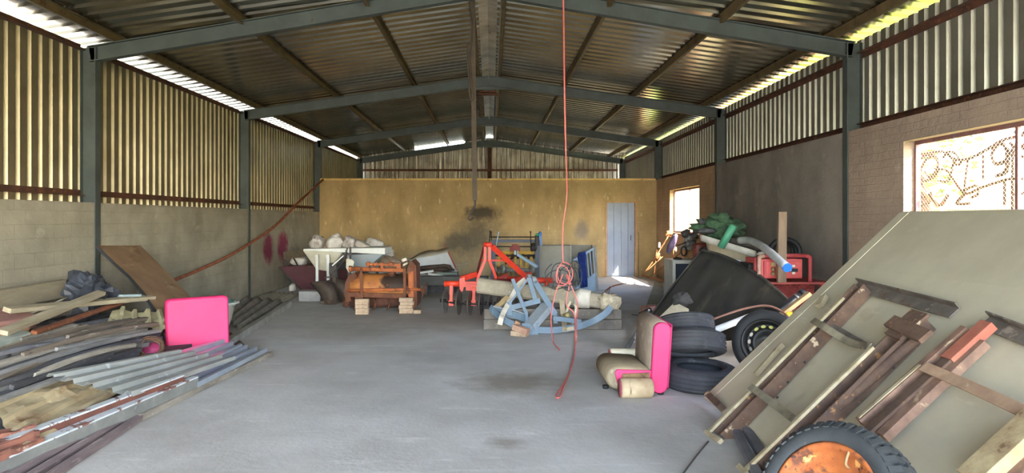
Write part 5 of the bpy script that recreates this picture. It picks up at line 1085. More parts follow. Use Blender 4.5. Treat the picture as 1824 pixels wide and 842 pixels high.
# bathtub with netting and pipes
t = thing('bathtub', 'cream bathtub lying tilted with its white rim up, behind the black bonnet', 'bathtub', V((3.6,10.2,0.0)))
TL, TR = W(1249,421,10.3), W(1345,450,9.6); dz_ = V((0.22,0.6,-0.02))
rim = lambda s, w, ins, dn: TL.lerp(TR, s) + dz_*w + V((0.02,-0.03,-1))*dn
m = MB(); rg = []
for (ins, dn) in [(0.0,0.0),(0.03,0.02),(0.08,0.04),(0.10,0.14),(0.17,0.30),(0.2,0.42)]:
    r = []
    for k in range(24):
        a = 2*math.pi*k/24; cs, sn = math.cos(a), math.sin(a); q = lambda v: math.copysign(abs(v)**0.45, v)
        r.append(rim(0.5+(0.5-ins)*q(cs), 0.5+(0.5-ins)*q(sn), 0, dn))
    rg.append(r)
m.loft(rg, caps=False); m.build('tub', M('cream_tub_glaze',(206,192,164),(182,166,136),3,[((146,130,104),4,0.62,0.15)],rough=0.45), t, solid=0.015)
m = MB(); m.loft([[rim(0.5+(0.5-i_)*math.copysign(abs(math.cos(a))**0.45,math.cos(a)), 0.5+(0.5-i_)*math.copysign(abs(math.sin(a))**0.45,math.sin(a)), 0, dn) for a in [2*math.pi*k/24 for k in range(24)]] for i_, dn in [(-0.03,-0.03),(-0.05,0.0),(-0.03,0.07),(0.04,0.07),(0.06,-0.02),(-0.03,-0.03)]], caps=False); m.build('rim', M('white_tub_rim',(232,228,220),(210,206,196),4,rough=0.4), t)
m = MB(); a, b, c_, d_ = W(1296,461,9.42), W(1319,463,9.36), W(1319,480,9.36), W(1298,473,9.42); m.prism([a,b,c_,d_], (0.01,0.02,0)); m.build('sticker', M('white_blue_sticker',(206,220,236),rough=0.5), t)
m = MB(); m.bx(3.35,3.95,9.75,10.6,0.007,0.62); solo(m, 'crate_stand', dark_tim, 'dark crate carrying the bathtub behind the black bonnet', 'crate', bevel=0.01)
net = M('green_shade_net', (92,124,92), (58,84,64), 11, [((66,70,62), 3, 0.56, 0.1), ((126,146,116), 18, 0.64, 0.06)], rough=1.0, bump=0.8, bscale=50)
m = MB(); m.blob(W(1285,407,10.85), (0.36,0.26,0.2), amp=0.6, sc=2.4, seed=14, R=Ry(0.15), nu=40, nv=24); o = solo(m, 'shade_netting', net, 'heap of dark green shade netting on the bathtub', 'netting')
m = MB(); m.blob(W(1328,436,10.5), (0.24,0.2,0.1), amp=0.6, sc=2.2, seed=18, R=Ry(0.35), nu=30, nv=16); solo(m, 'grey_netting', M('grey_brown_net',(112,104,94),(84,78,72),12,rough=1.0,bump=0.7,bscale=50), 'grey brown netting sagging right of the green pipe', 'netting')
m = MB(); m.blob(W(1259,411,10.6), (0.14,0.1,0.05), amp=0.3, seed=3); m.blob(W(1250,394,10.6),(0.06,0.06,0.05),amp=0.3,seed=5); solo(m, 'dark_bundle', M('dark_grey_bundle',(96,96,98),(70,70,74),9,rough=0.8), 'dark grey bundle against the far window beside the netting', 'bundle')
t = thing('green_pipe', 'thick green plastic pipe sticking up out of the bathtub', 'pipe', W(1288,432,9.75))
gp = M('sea_green_plastic', (92,172,136), (78,152,120), 3, rough=0.45)
m = MB(); A, B = W(1284,440,9.8), W(1307,401,9.7); d = (B-A).normalized(); m.lathe([(0.04,0),(0.055,0),(0.055,(B-A).length),(0.04,(B-A).length),(0.04,0)], A, d, 24); m.build('pipe', gp, t)
m = MB(); m.lathe([(0.0,0),(0.041,0),(0.041,0.008),(0.0,0.008)], B-d*0.01, d, 20); m.build('plug', M('pale_green_plug',(130,190,160),rough=0.5), t)
t = thing('plastic_film_roll', 'clear grey plastic film roll with a bright blue end', 'film roll', W(1365,455,8.8))
m = MB(); m.tube(bez([W(1318,428,9.5),W(1335,428,9.2),W(1355,437,8.6),W(1378,455,8.0),W(1402,476,7.6)],26), [0.03]*4+[0.052]*60 if False else 0.05, 14); m.build('roll', M('grey_clear_film',(206,208,208),(180,184,188),5,rough=0.25), t)
m = MB(); A = W(1401,475.2,7.62); d = (W(1402,476,7.6)-W(1394,469,7.72)).normalized(); m.tube([A, A+d*0.03], 0.052, 16); m.build('blue_end', M('vivid_blue_cap',(40,110,224),rough=0.4), t)

# red generator on its checker plate deck
redg = M('faded_red_enamel', (206,92,90), (188,76,76), 4, [((224,150,142), 7, 0.66, 0.1)], rough=0.5)
redt = M('dusky_red_tube', (176,70,74), (150,56,60), 5, rough=0.55)
zD = W(0,500,8.5).z
t = thing('red_generator', 'faded red welding generator in a tube frame by the dark wall', 'generator', V((W(1400,0,8.5).x,8.6,zD)))
x0, x1 = W(1357,0,8.4).x, W(1431,0,8.4).x; z0, z1 = W(0,496,8.4).z, W(0,461,8.4).z
m = MB(); m.bx(x0, x1, 8.42, 8.95, z0, z1); m.build('housing', redg, t, bevel=0.012)
m = MB(); m.bx(x0+0.03, x1-0.03, 8.405, 8.42, z0+0.03, z1-0.03); fp = m.build('front_panel', redg, t, bevel=0.004)
def pxb(m, a, b, c, d, y0, y1): A = W(a,b,8.4); B = W(c,d,8.4); m.bx(A.x,B.x,y0,y1,B.z,A.z); return m
pxb(MB(),1404,478,1421,484,8.395,8.405).build('meter', M('black_meter',(30,28,30),rough=0.4), fp)
dg = M('pale_meter_mark', (206,196,190), rough=0.5)
for a in (1405.5, 1408.5): 
    m = MB(); A = W(a,481,8.393); m.bx(A.x-0.008,A.x+0.008,8.392,8.395,A.z-0.012,A.z+0.012); m.build('meter_mark', dg, fp)
for py in (473.5, 486): pxb(MB(),1411,py-2,1416,py+2,8.395,8.405).build('indicator', M('pale_indicator',(206,202,190),rough=0.4), fp)
pxb(MB(),1373,467,1381,474,8.385,8.405).build('socket_cover', M('yellowed_socket',(196,180,136),(160,146,110),6,rough=0.5), fp)
for py in (479, 487): m = MB(); c = W(1377,py,8.4); m.lathe([(0.0,0.0),(0.028,0.0),(0.024,0.02),(0.0,0.02)], c, (0,-1,0), 16); m.build('dial', M('olive_dial',(128,112,76),rough=0.5), fp)
m = MB(); A = W(1361,464,8.4); m.bx(A.x,A.x+0.03,8.398,8.405,W(0,493,8.4).z,A.z); m.build('hinge_strip', redt, t)
for px, wdt, mt in ((1352.5,0.05,M('rusty_cream_tube',(196,160,140),(150,110,96),9,rough=0.7)),(1443,0.05,redt)):
    m = MB(); yv = 8.36; a = W(px,505,yv); b = W(px,463,yv); k = -1 if px < 1400 else 1
    m.tube(bez([V((a.x,yv,zD)), b, W(px-k*2,457,yv), W(px-k*9,455,yv)],18), 0.026, 8); m.build('frame_tube', mt, t)
m = MB(); tb(m, [(1361,455,8.36),(1436,455,8.36)], 0.026, 8); m.build('frame_tube', redt, t)
for px in (1354,1442):
    m = MB(); a = W(px,505,8.98); m.tube([V((a.x,8.98,zD)), W(px,456,8.98)], 0.024, 8); m.tube([W(px,457,8.36+0.02), W(px,456,8.98)], 0.02, 8); m.build('frame_tube', redt, t)
m = MB(); m.tube([W(1345,492,8.5),W(1345,458,8.5)],0.02,8); m.build('side_post', redt, t)
m = MB(); m.bx(W(1328,0,8.7).x, W(1349,0,8.7).x, 8.6, 9.0, zD, W(0,468,8.7).z); solo(m, 'void_filler', M('matte_black_void',(34,32,34),(26,26,28),4,rough=0.7), 'black filler block for the dark void left of the red generator', 'filler', bevel=0.02)  # added block paints the dark void beside the generator black
chk = M('red_checker_plate', (172,84,80), (146,68,66), 5, [((196,96,86), 16, 0.62, 0.08)], rough=0.55)
t = thing('checker_deck', 'red checker plate deck under the generator', 'deck', V((3.9,8.2,0.007)))
c1, c2, c3, c4 = W(1352,499,8.66), W(1452,501,8.45), W(1446,550,8.02), W(1380,549,8.2)
m = MB(); m.prism([c1,c2,c3,c4], (0,0,-0.012)); m.build('sloping_plate', chk, t)
m = MB(); nrm = (c2-c1).cross(c4-c1).normalized(); nrm = nrm if nrm.z > 0 else -nrm
for i in range(18):
    for j in range(16):
        p = c1.lerp(c2,(i+0.5)/18).lerp(c4.lerp(c3,(i+0.5)/18),(j+0.5)/16); e1 = (c2-c1).normalized(); e2 = nrm.cross(e1)
        dd = (e1+e2 if (i+j)%2 else e1-e2).normalized(); m.bar(p-dd*0.02+nrm*0.002, p+dd*0.02+nrm*0.002, 0.009, 0.006, nrm)
o = m.build('tread_lugs', chk, t); o['kind'] = 'stuff'
m = MB(); m.bx(c1.x, 4.28, 8.36, 9.1, zD-0.03, zD-0.004); m.build('platform', chk, t)
for x_, y_ in ((c1.x,8.45),(c1.x,9.0),(4.2,8.45),(4.2,9.0)): m = MB(); m.bx(x_-0.03,x_+0.03,y_-0.03,y_+0.03,0.007,zD-0.03); m.build('leg', redt, t)
m = MB(); a = W(1392,499,8.28); b = W(1393,377,8.3); m.bar(V((a.x,a.y,zD-0.0)), b, 0.105, 0.05, (0,-1,0)); solo(m, 'wooden_post', M('grey_brown_post',(132,112,92),(108,90,74),5,[((150,130,110),12,0.62,0.1,(3,3,0.4))],rough=0.9,stretch=(2,2,0.4)), 'grey brown wooden post standing in front of the red generator', 'post', bevel=0.004)
m = MB(); 
for k in range(3): m.tube([W(1395,447,9.1)+V((0.2*math.cos(a*math.pi/12)*(1-0.1*k),0.05*k-0.05,0.16*math.sin(a*math.pi/12)*(1-0.1*k))) for a in range(24)], 0.035, 8, closed=True)
solo(m, 'black_hose_coil', M('black_rubber',(34,34,36)), 'coil of thick black hose behind the wooden post on the generator', 'hose')
m = MB(); m.blob(W(1375,437,9.0).lerp(W(1360,452,9.0),1), (0.1,0.06,0.03), amp=0.3, seed=7); solo(m, 'pale_rag', white_cl, 'pale rag lying on top of the generator frame', 'rag')

# tyres
rub = M('dusty_tyre_rubber', (74,74,76), (54,54,57), 5, [((112,108,102), 6, 0.6, 0.15)], rough=0.8, bump=0.1)
rubd = M('dark_tyre_rubber', (58,59,64), (44,45,50), 5, [((88,88,92), 7, 0.62, 0.1)], rough=0.75)
def tyre_prof(R, w, r0, grooves=4):
    h = w/2; p = [(r0,-h*0.82),(r0+0.03,-h*0.98),(R*0.86,-h*1.04),(R*0.955,-h*0.9),(R*0.985,-h*0.74)]
    for k in range(grooves):
        c = -h*0.6+1.2*h*k/(grooves-1); p += [(R,c-0.013),(R-0.009,c-0.006),(R-0.009,c+0.006),(R,c+0.013)]
    p += [(R*0.985,h*0.74),(R*0.955,h*0.9),(R*0.86,h*1.04),(r0+0.03,h*0.98),(r0,h*0.82),(r0+0.012,h*0.6),(R*0.9,h*0.72),(R*0.94,0),(R*0.9,-h*0.72),(r0+0.012,-h*0.6)]
    return p
def tyre(c, ax, R, w, r0, mat, label, group=None, **k):
    t = thing('car_tyre', label, 'tyre', V(c)-V((0,0,0)), group=group)
    m = MB(); m.lathe(tyre_prof(R, w, r0), c, ax, 56, closed=True); ca = m.build('carcass', mat, t)
    for s_ in (-1,1):
        m = MB(); h = w/2*s_; m.lathe([(r0+0.035,h*1.0),(r0+0.05,h*1.02),(r0+0.055,h*1.0),(r0+0.05,h*0.97),(r0+0.038,h*0.97)], c, ax, 48, closed=True); m.build('bead_ring', mat, ca)
    return t
tyre((1.925,6.17,0.102), (0.02,-0.03,1), 0.335, 0.20, 0.20, rubd, 'dark tyre lying flat at the bottom of the tyre stack','stacked tyres')
tyre((1.93,6.44,0.345), (0.05,0.36,1), 0.325, 0.19, 0.20, rub, 'dusty grey tyre tilted on top of the flat dark tyre','stacked tyres')
tyre((1.98,6.80,0.455), (0.0,0.42,1), 0.29, 0.17, 0.18, rub, 'third tyre tilted furthest back on the tyre stack','stacked tyres')
m = MB(); m.bx(1.72,2.2,6.72,7.05,0.007,0.2); solo(m, 'wood_block', dark_tim, 'dark block under the rear of the tyre stack', 'block', bevel=0.01)
# black steel wheel
t = thing('steel_rim_wheel', 'car wheel with a black steel rim standing between the tyre stack and the trailer', 'wheel', V((2.74,6.7,0.0)))
cw, aw = V((2.74,6.62,0.315)), V((-0.55,-0.8,0.18)).normalized()
m = MB(); m.lathe(tyre_prof(0.325,0.18,0.215), cw, aw, 56, closed=True); m.build('tyre', M('black_tyre',(52,52,54),(38,38,40),5,[((86,82,78),7,0.62,0.1)],rough=0.7), t)
brim = M('black_rim_steel', (34,34,35), (24,24,25), 6, rough=0.45)
m = MB(); m.lathe([(0.225,0.075),(0.232,0.082),(0.222,0.09),(0.205,0.07),(0.2,0.02),(0.17,0.0),(0.15,0.03),(0.11,0.035),(0.09,0.01),(0.0,0.01),(0.0,0.0),(0.09,0.0),(0.2,-0.07),(0.222,-0.085)], cw, aw, 48); rm = m.build('rim', brim, t)
d, sd, uu = frame(aw); yelh = M('painted_gap_light_yellow', (206,206,110), rough=0.5); paleh = M('painted_gap_light_pale', (214,200,186), rough=0.5)  # light through the rim holes is painted onto solid plugs
for k in range(14):
    a = 2*math.pi*k/14; e = sd*math.cos(a)+uu*math.sin(a); p = cw+e*0.163+aw*0.03; tq = aw.cross(e)
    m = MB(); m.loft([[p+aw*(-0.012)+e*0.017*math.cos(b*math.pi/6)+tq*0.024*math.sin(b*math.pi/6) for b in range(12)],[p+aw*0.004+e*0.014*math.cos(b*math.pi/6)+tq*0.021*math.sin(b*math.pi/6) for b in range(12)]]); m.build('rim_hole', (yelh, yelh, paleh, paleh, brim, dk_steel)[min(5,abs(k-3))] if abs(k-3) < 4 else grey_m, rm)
# poles, hose and struts around the wheel
t = thing('white_pole', 'white plastic pole with a black elbow behind the black-rimmed wheel', 'pole', W(1310,575,7.2))
m = MB(); tb(m, [(1262,592,6.95),(1275,587,7.0),(1345,560,7.25)], 0.035, 12); m.build('pole', M('white_pvc',(214,218,214),(196,200,196),4,rough=0.4), t)
m = MB(); tb(m, [(1343,561,7.24),(1356,556,7.28),(1366,559,7.3),(1373,566,7.3)], 0.045, 12); m.build('elbow', M('black_elbow',(40,42,46),rough=0.35), t)
m = MB(); m.tube(bez([W(1240,578,7.6),W(1270,568,7.5),W(1320,551,7.4),W(1360,544,7.3),W(1385,550,7.2),W(1402,562,7.1),W(1410,572,7.05)],40), 0.012, 8); solo(m, 'rusty_rod', M('dull_copper_rod',(160,116,100),(126,90,80),8,rough=0.6), 'thin copper coloured rod arching over the black-rimmed wheel', 'rod')
t = thing('black_strut', 'black cylindrical strut with a silver ring slanting up to the checker deck', 'strut', W(1400,545,7.35))
m = MB(); tb(m, [(1370,567,7.3),(1400,545,7.3),(1430,524,7.3)], 0.05, 14); tb(m, [(1428,525.5,7.3),(1434,521,7.3)], 0.058, 14); m.build('cylinder', M('black_gloss_strut',(46,48,54),(36,38,42),4,rough=0.35), t)
m = MB(); A = W(1418,532,7.3); B = W(1421,530,7.3); m.tube([A,B], 0.053, 14); m.build('ring', chrome, t)
m = MB(); m.prism([W(a,b,7.12) for a,b in [(1383,570),(1402,556),(1412,556),(1408,568),(1395,578)]], (0.05,0.1,0)); solo(m, 'yellow_plate', M('bright_yellow_paint',(230,190,40),(206,166,30),4,rough=0.5), 'bright yellow plate under the black strut', 'plate', bevel=0.004)
m = MB(); m.bar(W(1376,572,7.22), W(1442,522,7.2), 0.08, 0.04); solo(m, 'cream_plank', M('cream_plank_wood',(214,184,140),(190,156,112),5,rough=0.8), 'sunlit cream plank lying below the black strut', 'timber')
t = thing('timber_offcut', 'pale split timber block with a dark rag, behind the pink seat', 'timber', W(1195,580,7.7))
m = MB(); m.bar(W(1172,590,7.7), W(1215,548,7.9), 0.2, 0.09, (-0.3,-0.6,0.6)); m.build('block', pale_tim, t, bevel=0.008)
m = MB(); m.blob(W(1213,534,7.95), (0.12,0.08,0.09), amp=0.5, seed=5); m.build('rag', M('charcoal_rag',(62,60,58),(46,44,44),8,rough=1.0), t)

# right pink seat
t = thing('pink_armchair', 'legless armchair with hot pink sides and a grimy cream seat in front of the tyres', 'armchair', V((1.3,6.1,0.0)))
I3 = Matrix.Identity(3); Lb = Ry(0.06)
m = MB(); rbox(m, (1.49,5.865,0.33), (0.15,0.05,0.62), Lb, r=0.07, axis=1); m.build('side_panel', pink, t)
m = MB(); rbox(m, (1.487,6.20,0.335), (0.155,0.62,0.63), Lb, r=0.072, axis=1); m.build('backrest', grime, t)
m = MB(); rbox(m, (1.575,6.18,0.33), (0.03,0.6,0.58), Lb, r=0.012, axis=1); m.build('back_cover', pink, t)
m = MB(); rbox(m, (1.23,6.19,0.14), (0.42,0.60,0.21), Ry(0.06), r=0.1, axis=1); m.build('seat', seat_m, t)
m = MB(); m.prism([(1.09,5.885,0.20),(1.11,5.885,0.225),(1.42,5.885,0.215),(1.42,5.885,0.03),(1.16,5.885,0.03),(1.12,5.885,0.08)], (0,-0.02,0)); m.build('arm_side', pink, t, bevel=0.006)
wood_x = M('exposed_brown_wood', (150,118,84), (104,78,54), 9, [((70,52,40),9,0.6,0.06)], rough=0.9)
m = MB(); m.box((1.275,5.855,0.13), (0.24,0.02,0.13), Ry(-0.05)); m.build('exposed_board', wood_x, t, bevel=0.004)
m = MB(); m.lathe([(0.0,0),(0.078,0.0),(0.085,0.015),(0.084,0.26),(0.075,0.275),(0,0.275)], (1.12,5.77,0.086), (1,0.02,-0.0), 24); m.build('arm_roll', M('stained_cream_roll',(196,176,144),(160,136,104),6,[((110,84,62),5,0.54,0.1,(3,0.5,0.5))],rough=0.7), t)
m = MB(); m.lathe([(0.0,-0.006),(0.078,-0.006),(0.078,0.004),(0,0.004)], (1.118,5.77,0.086), (1,0.02,0), 22); m.build('roll_end', M('pink_brown_end',(166,86,96),(140,70,80),6,rough=0.7), t)
m = MB(); m.lathe([(0.0,0),(0.045,0.0),(0.052,0.01),(0.052,0.25),(0.045,0.26),(0,0.26)], (1.17,6.56,0.225), (1,0,0), 20); m.build('arm_roll', M('cream_roll',(206,198,178),(184,174,150),6,rough=0.7), t)
m = MB(); m.lathe([(0.0,-0.006),(0.046,-0.006),(0.046,0.004),(0,0.004)], (1.168,6.56,0.225), (1,0,0), 20); m.build('roll_end', M('pink_brown_end',(166,86,96)), t)
m = MB(); m.bx(1.15,1.5,6.5,6.58,0.0,0.17); m.build('arm_base', grime, t, bevel=0.01)
m = MB(); m.lathe([(0.0,0),(0.025,0),(0.03,0.02),(0,0.02)], (1.5,5.9,0.0), (0,0,1), 14); m.lathe([(0.0,0),(0.025,0),(0.03,0.03),(0,0.03)], (1.05,6.1,0.0), (0,0,1), 14); m.build('foot', M('black_rubber',(34,34,36)), t)
# ------------------------------------------------------------------ tipped trailer at the right
TO, TD, TN = V((1.79,0,0.05)), V((0.7276,0,0.686)), V((-0.686,0,0.7276))
def TP(px, py, off=0.0):                  # point of the tipped underside, off metres proud of the sheet
    r = V(((px-CX)/F, 1.0, (CY-py)/F)); o = V((0,0,H)); p0 = TO+TN*off
    return o + r*((p0-o).dot(TN)/r.dot(TN))
def TS(u, y, off=0.0): return TO + TD*u + TN*off + V((0,y,0))
sheetm = M('khaki_grey_painted_sheet', (204,194,168), (188,178,153), 2, [((212,203,180), 7, 0.62, 0.1, (1,0.25,1)), ((156,138,106), 1.6, 0.64, 0.15)], rough=0.7)
rchan = M('rusted_chassis_channel', (114,88,70), (82,63,54), 8, [((190,166,136), 11, 0.62, 0.05), ((172,122,74), 16, 0.62, 0.06)], rough=0.9, bump=0.3)
rchan2 = M('rusted_channel_white_flakes', (110,86,70), (82,64,55), 8, [((226,216,202), 5, 0.66, 0.03), ((176,130,84), 12, 0.6, 0.08)], rough=0.9, bump=0.3)
redbr = M('red_brown_bar', (152,118,98), (118,92,78), 9, [((186,158,128), 10, 0.62, 0.06)], rough=0.85, bump=0.2)
saln = M('salmon_red_primer', (178,108,86), (160,92,74), 9, [((206,160,130), 14, 0.66, 0.05)], rough=0.85)
cream = M('flaking_cream_strip', (186,172,142), (158,142,112), 9, [((120,96,72), 12, 0.64, 0.06)], rough=0.9, bump=0.2)
darka = M('dark_angle_iron', (122,112,102), (92,84,76), 7, [((156,144,130), 9, 0.6, 0.06), ((104,76,58), 12, 0.6, 0.06)], rough=0.75)
t = thing('tipped_trailer', 'khaki trailer bed tipped on its side, showing rusty chassis rails underneath', 'trailer', V((2.2,4.0,0.0)))
LEN = 2.255
m = MB()
yE = [2.2, 3.25, 4.42, 5.6]
v = [TS(0,2.2),TS(0,5.6),TS(LEN,5.6),TS(LEN-0.05,2.2)]; m.prism(v, TN*-0.02); m.build('deck_sheet', sheetm, t)
m = MB(); m.prism([TS(0.02,5.6,0.004),TS(LEN,5.6,0.004),TS(LEN,5.48,0.004),TS(0.02,5.48,0.004)], TN*-0.004); m.build('edge_lip', sheetm, t)
m = MB(); m.bar(TS(LEN,2.2,-0.03), TS(LEN,5.6,-0.03), 0.05, 0.05, TN); m.build('top_rail', sheetm, t, bevel=0.008)
m = MB(); m.bar(TS(1.62,2.3,0.0), TS(1.62,5.45,0.0), 0.012, 0.004, TN); m.build('cross_seam', sheetm, t)
# bed sides behind the sheet, reaching back to the wall
for y in (5.58, 2.22):
    m = MB(); m.prism([TS(0.25,y,-0.02),TS(LEN,y,-0.02),TS(LEN,y,-0.42),TS(0.62,y,-0.42)], (0,-0.02,0)); m.build('side_board', sheetm, t)
m = MB(); m.prism([TS(LEN-0.02,2.22,-0.02),TS(LEN-0.02,5.58,-0.02),TS(LEN-0.02,5.58,-0.42),TS(LEN-0.02,2.22,-0.42)], TD*0.02); m.build('tail_board', sheetm, t)
for y in (2.6, 5.2):
    m = MB(); a = TS(LEN-0.1,y,-0.40); b = V((a.x+0.12,y,0.0)); m.bar(a, b, 0.06, 0.06, (0,-1,0)); m.build('prop', rchan, t)
m = MB(); m.bar(TP(1262,703,0.03), TP(1285,725,0.03), 0.05, 0.06, TN); m.build('corner_channel', rchan, t)
def rail(name, p, q, w, off, h, mat, sec='flat'):
    A, B = TP(p[0],p[1],off), TP(q[0],q[1],off); m = MB()
    if sec == 'flat': m.bar(A, B, w, h, TN)
    elif sec == 'chan': m.extr([(-w/2,-h),(-w/2,0),(-w/2+0.012,0),(-w/2+0.012,-h+0.012),(w/2-0.012,-h+0.012),(w/2-0.012,0),(w/2,0),(w/2,-h)], A, B, TN)
    elif sec == 'round': m.tube([A,B], w/2, 12)
    elif sec == 'angle': m.extr([(-w/2,-h),(w/2,-h),(w/2,-h+0.01),(-w/2+0.01,-h+0.01),(-w/2+0.01,0),(-w/2,0)], A, B, TN)
    return m.build(name, mat, t, bevel=0.003)
rail('chassis_rail', (1277,770), (1530,505), 0.115, 0.11, 0.10, rchan, 'chan')
rail('rail_strip', (1262,770), (1502,530), 0.035, 0.125, 0.02, cream)
rail('short_strip', (1345,668), (1394,613), 0.03, 0.05, 0.04, cream)
rail('chassis_rail', (1342,842), (1632,560), 0.14, 0.12, 0.11, rchan2, 'chan')
rail('rail_strip', (1322,842), (1555,618), 0.03, 0.135, 0.02, cream)
rail('rail_tube', (1440,772), (1648,590), 0.06, 0.07, 0.05, rchan, 'round')
rail('cross_plate', (1590,600), (1640,556), 0.17, 0.135, 0.02, rchan)
rail('end_bracket', (1586,572), (1650,600), 0.09, 0.145, 0.03, rchan)
rail('chassis_bar', (1532,752), (1722,586), 0.05, 0.08, 0.05, redbr)
rail('bar_strip', (1530,745), (1640,650), 0.025, 0.10, 0.02, cream)
rail('chassis_bar', (1548,772), (1705,632), 0.065, 0.075, 0.05, rchan2)
rail('primed_bar', (1690,642), (1762,577), 0.085, 0.085, 0.05, saln)
rail('chassis_bar', (1572,778), (1752,610), 0.065, 0.06, 0.05, redbr)
rail('chassis_rail', (1735,862), (1860,748), 0.13, 0.11, 0.10, M('pale_flaking_rail',(186,168,128),(156,132,98),8,[((120,90,66),8,0.62,0.06)],rough=0.9,bump=0.2))
rail('chassis_bar', (1775,880), (1880,790), 0.07, 0.08, 0.05, redbr)
rail('cross_angle', (1516,501), (1692,547), 0.09, 0.07, 0.05, darka, 'angle')
rail('cross_angle', (1744,562), (1860,606), 0.09, 0.07, 0.05, darka, 'angle')
rail('tab', (1459,545), (1468,528), 0.06, 0.05, 0.04, cream)
rail('tab', (1486,548), (1503,560), 0.05, 0.05, 0.05, rchan)
rail('rail_end', (1256,770), (1284,786), 0.04, 0.12, 0.03, cream)
rail('rail_end', (1316,830), (1330,845), 0.04, 0.13, 0.03, cream)
strapm = M('faded_olive_strap', (146,136,112), (112,104,88), 9, [((196,184,160), 9, 0.66, 0.05)], rough=0.85)
def sstrap(pts, w, mat, name='strap'):
    m = MB(); P = bez([TP(a,b,o) for a,b,o in pts], 18); m.path([(-w/2,-0.004),(w/2,-0.004),(w/2,0.004),(-w/2,0.004)], P, TN); return m.build(name, mat, t)
sstrap([(1448,570,0.13),(1468,582,0.15),(1500,602,0.10),(1525,613,0.10),(1548,616,0.13)], 0.05, strapm)
sstrap([(1460,574,0.10),(1490,585,0.06),(1520,602,0.06),(1545,616,0.10)], 0.04, darka)
sstrap([(1336,688,0.14),(1360,705,0.13),(1390,728,0.11),(1414,746,0.13)], 0.05, strapm)
sstrap([(1645,652,0.12),(1700,676,0.11),(1760,703,0.11),(1830,736,0.11)], 0.06, M('salmon_strap',(182,150,122),(156,124,100),9,[((200,186,160),10,0.64,0.06)],rough=0.85))
for a in ((1404,681),(1434,645),(1385,708),(1560,640),(1600,622),(1592,655)):
    m = MB(); c = TP(a[0],a[1],0.03); m.lathe([(0.0,0.0),(0.010,0.0),(0.008,0.008),(0.0,0.01)], c, TN, 10); m.build('bolt', dk_steel, t)
# bars on the floor under the trailer
steelb = M('blue_grey_bar', (120,122,130), (96,98,106), 6, rough=0.6)
for k, (a, b, w, lb) in enumerate([((1306,757,0.05),(1352,850,0.03),0.05,'blue grey bar on the floor between the two trailer rails'),((1330,765,0.06),(1385,850,0.04),0.06,'wider blue grey bar beside it under the trailer'),((1352,800,0.05),(1380,870,0.03),0.035,'rusty thin bar beside the trailer rail end')]):
    m = MB(); m.bar(FL(*a), FL(*b), w, 0.04); solo(m, 'steel_bar', steelb if k < 2 else rchan, lb, 'steel bar', 'bars under the trailer')
m = MB(); m.tube(bez([FL(1262,786,0.006),FL(1245,806,0.006),FL(1228,828,0.006),FL(1212,850,0.006)],16), 0.006, 6); solo(m, 'thin_cable', M('grey_thin_cable',(84,82,84),rough=0.6), 'thin dark cable on the floor below the trailer rail', 'cable')

# spare wheel with lugged tread and orange rim
cw, aw = V((1.475,2.86,0.32)), V((-0.76,-0.36,0.47)).normalized()
t = thing('lug_tyre_wheel', 'wheel with lugged black tyre and rusty orange rim leaning on the trailer', 'wheel', V((1.475,2.86,0.0)))
tyrb = M('blackened_tyre', (64,67,68), (48,51,53), 5, [((96,98,98), 7, 0.62, 0.1)], rough=0.7, bump=0.1)
R, w = 0.345, 0.19; h = w/2
prof = [(0.225,h*0.75),(0.24,h*0.95),(0.28,h*1.08),(0.312,h*0.98),(0.325,h*0.8),(0.328,0.0),(0.325,-h*0.8),(0.312,-h*0.98),(0.28,-h*1.08),(0.24,-h*0.95),(0.225,-h*0.75),(0.235,-h*0.5),(0.29,-h*0.6),(0.29,h*0.6),(0.235,h*0.5)]
m = MB(); m.lathe(prof, cw, aw, 64, closed=True); ty = m.build('tyre', tyrb, t)
d, sd, uu = frame(aw)
nl = 44
for k in range(nl):
    a = 2*math.pi*k/nl; m = MB(); e = sd*math.cos(a)+uu*math.sin(a); tq = aw.cross(e).normalized()
    for s_ in (1,-1):
        off = tq*(0.006*s_); p0 = cw+e*0.300+aw*h*0.98*s_+off; p1 = cw+e*0.338+aw*h*0.62*s_+off; p2 = cw+e*0.338+aw*h*0.08*s_+off+tq*0.008
        m.bar(p0, p1, 0.026, 0.02, e); m.bar(p1, p2, 0.026, 0.018, e)
    m.build('tread_lug', tyrb, ty)
m = MB(); m.lathe([(0.328,-h*0.9),(0.334,-h*0.5),(0.334,-h*0.15),(0.33,-h*0.1),(0.326,-h*0.5)], cw, aw, 64, closed=True); m.build('whitened_tread', M('white_dried_mud',(190,184,176),(96,98,100),9,rough=0.95,bump=0.6), ty)
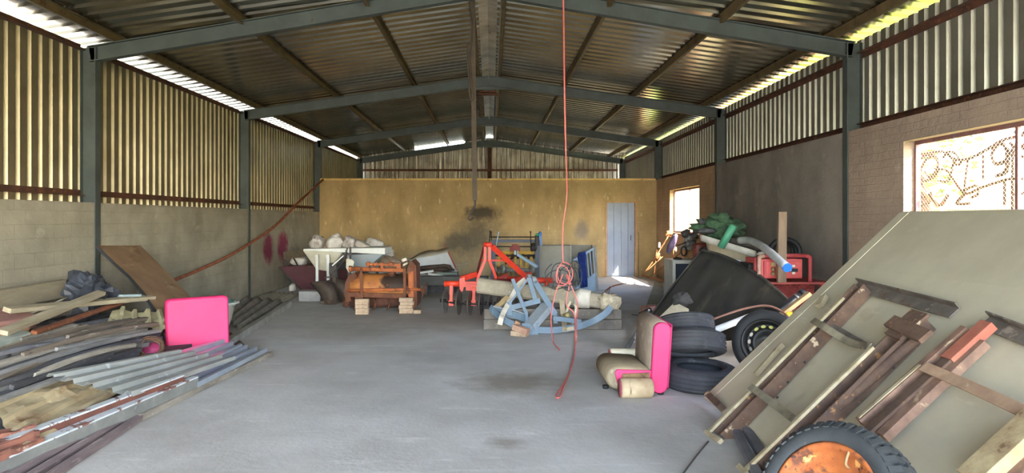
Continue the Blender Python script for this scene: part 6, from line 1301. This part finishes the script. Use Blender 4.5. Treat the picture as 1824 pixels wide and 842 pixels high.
orim = M('rusty_orange_rim', (186,106,48), (150,78,38), 6, [((96,56,36), 9, 0.52, 0.08), ((226,170,96), 11, 0.63, 0.06), ((70,46,36), 20, 0.62, 0.05)], rough=0.75, bump=0.2)
m = MB(); m.lathe([(0.234,h*0.86),(0.242,h*0.98),(0.228,h*1.0),(0.214,h*0.85),(0.208,h*0.55),(0.165,h*0.42),(0.135,h*0.38),(0.128,h*0.05),(0.122,0.0),(0.0,0.0),(0.0,-0.01),(0.19,-h*0.5),(0.21,-h*0.8)], cw, aw, 56); rm = m.build('rim', orim, t)
m = MB(); m.lathe([(0.122,0.005),(0.118,0.022),(0.09,0.03),(0.075,0.012),(0.05,0.012),(0.045,0.05),(0.0,0.055)], cw, aw, 40); m.build('hub_dish', orim, rm)
for k in range(5):
    a = 2*math.pi*k/5+0.4; e = sd*math.cos(a)+uu*math.sin(a); m = MB(); c = cw+e*0.088+aw*0.03; m.lathe([(0.0,0.014),(0.011,0.014),(0.012,0.0),(0,0.0)], c, aw, 8); m.build('wheel_nut', rchan, rm)
m = MB(); p = cw+(uu*0.185+sd*0.02); q = TP(1470,783,0.0)
v0 = cw+aw*(h*0.55)+(uu*math.cos(-0.25)+sd*math.sin(-0.25))*0.165
m.tube(bez([v0, v0+aw*0.03+uu*0.01, v0+aw*0.035+uu*0.06, v0+aw*0.02+uu*0.085],12), 0.006, 8); m.build('valve_stem', M('dull_valve',(150,120,84),rough=0.6), rm)
m = MB()
random.seed(12)
for k in range(12):
    a = random.uniform(-1.2,-0.6); e = (uu*math.sin(-a)*0+uu*math.cos(a)+sd*math.sin(a)*-1); p = cw+aw*(0.03+random.uniform(0,0.02))+ (uu*0.03*random.uniform(0,2)+sd*0.09) + V((random.uniform(-.01,.01),)*3)
    m.tube([p, p+V((random.uniform(-0.05,0.05),random.uniform(-0.03,0.03),random.uniform(-0.05,0.06)))], 0.0018, 4)
o = m.build('straw', M('dry_straw',(206,176,120),rough=0.9), t); o['kind'] = 'stuff'
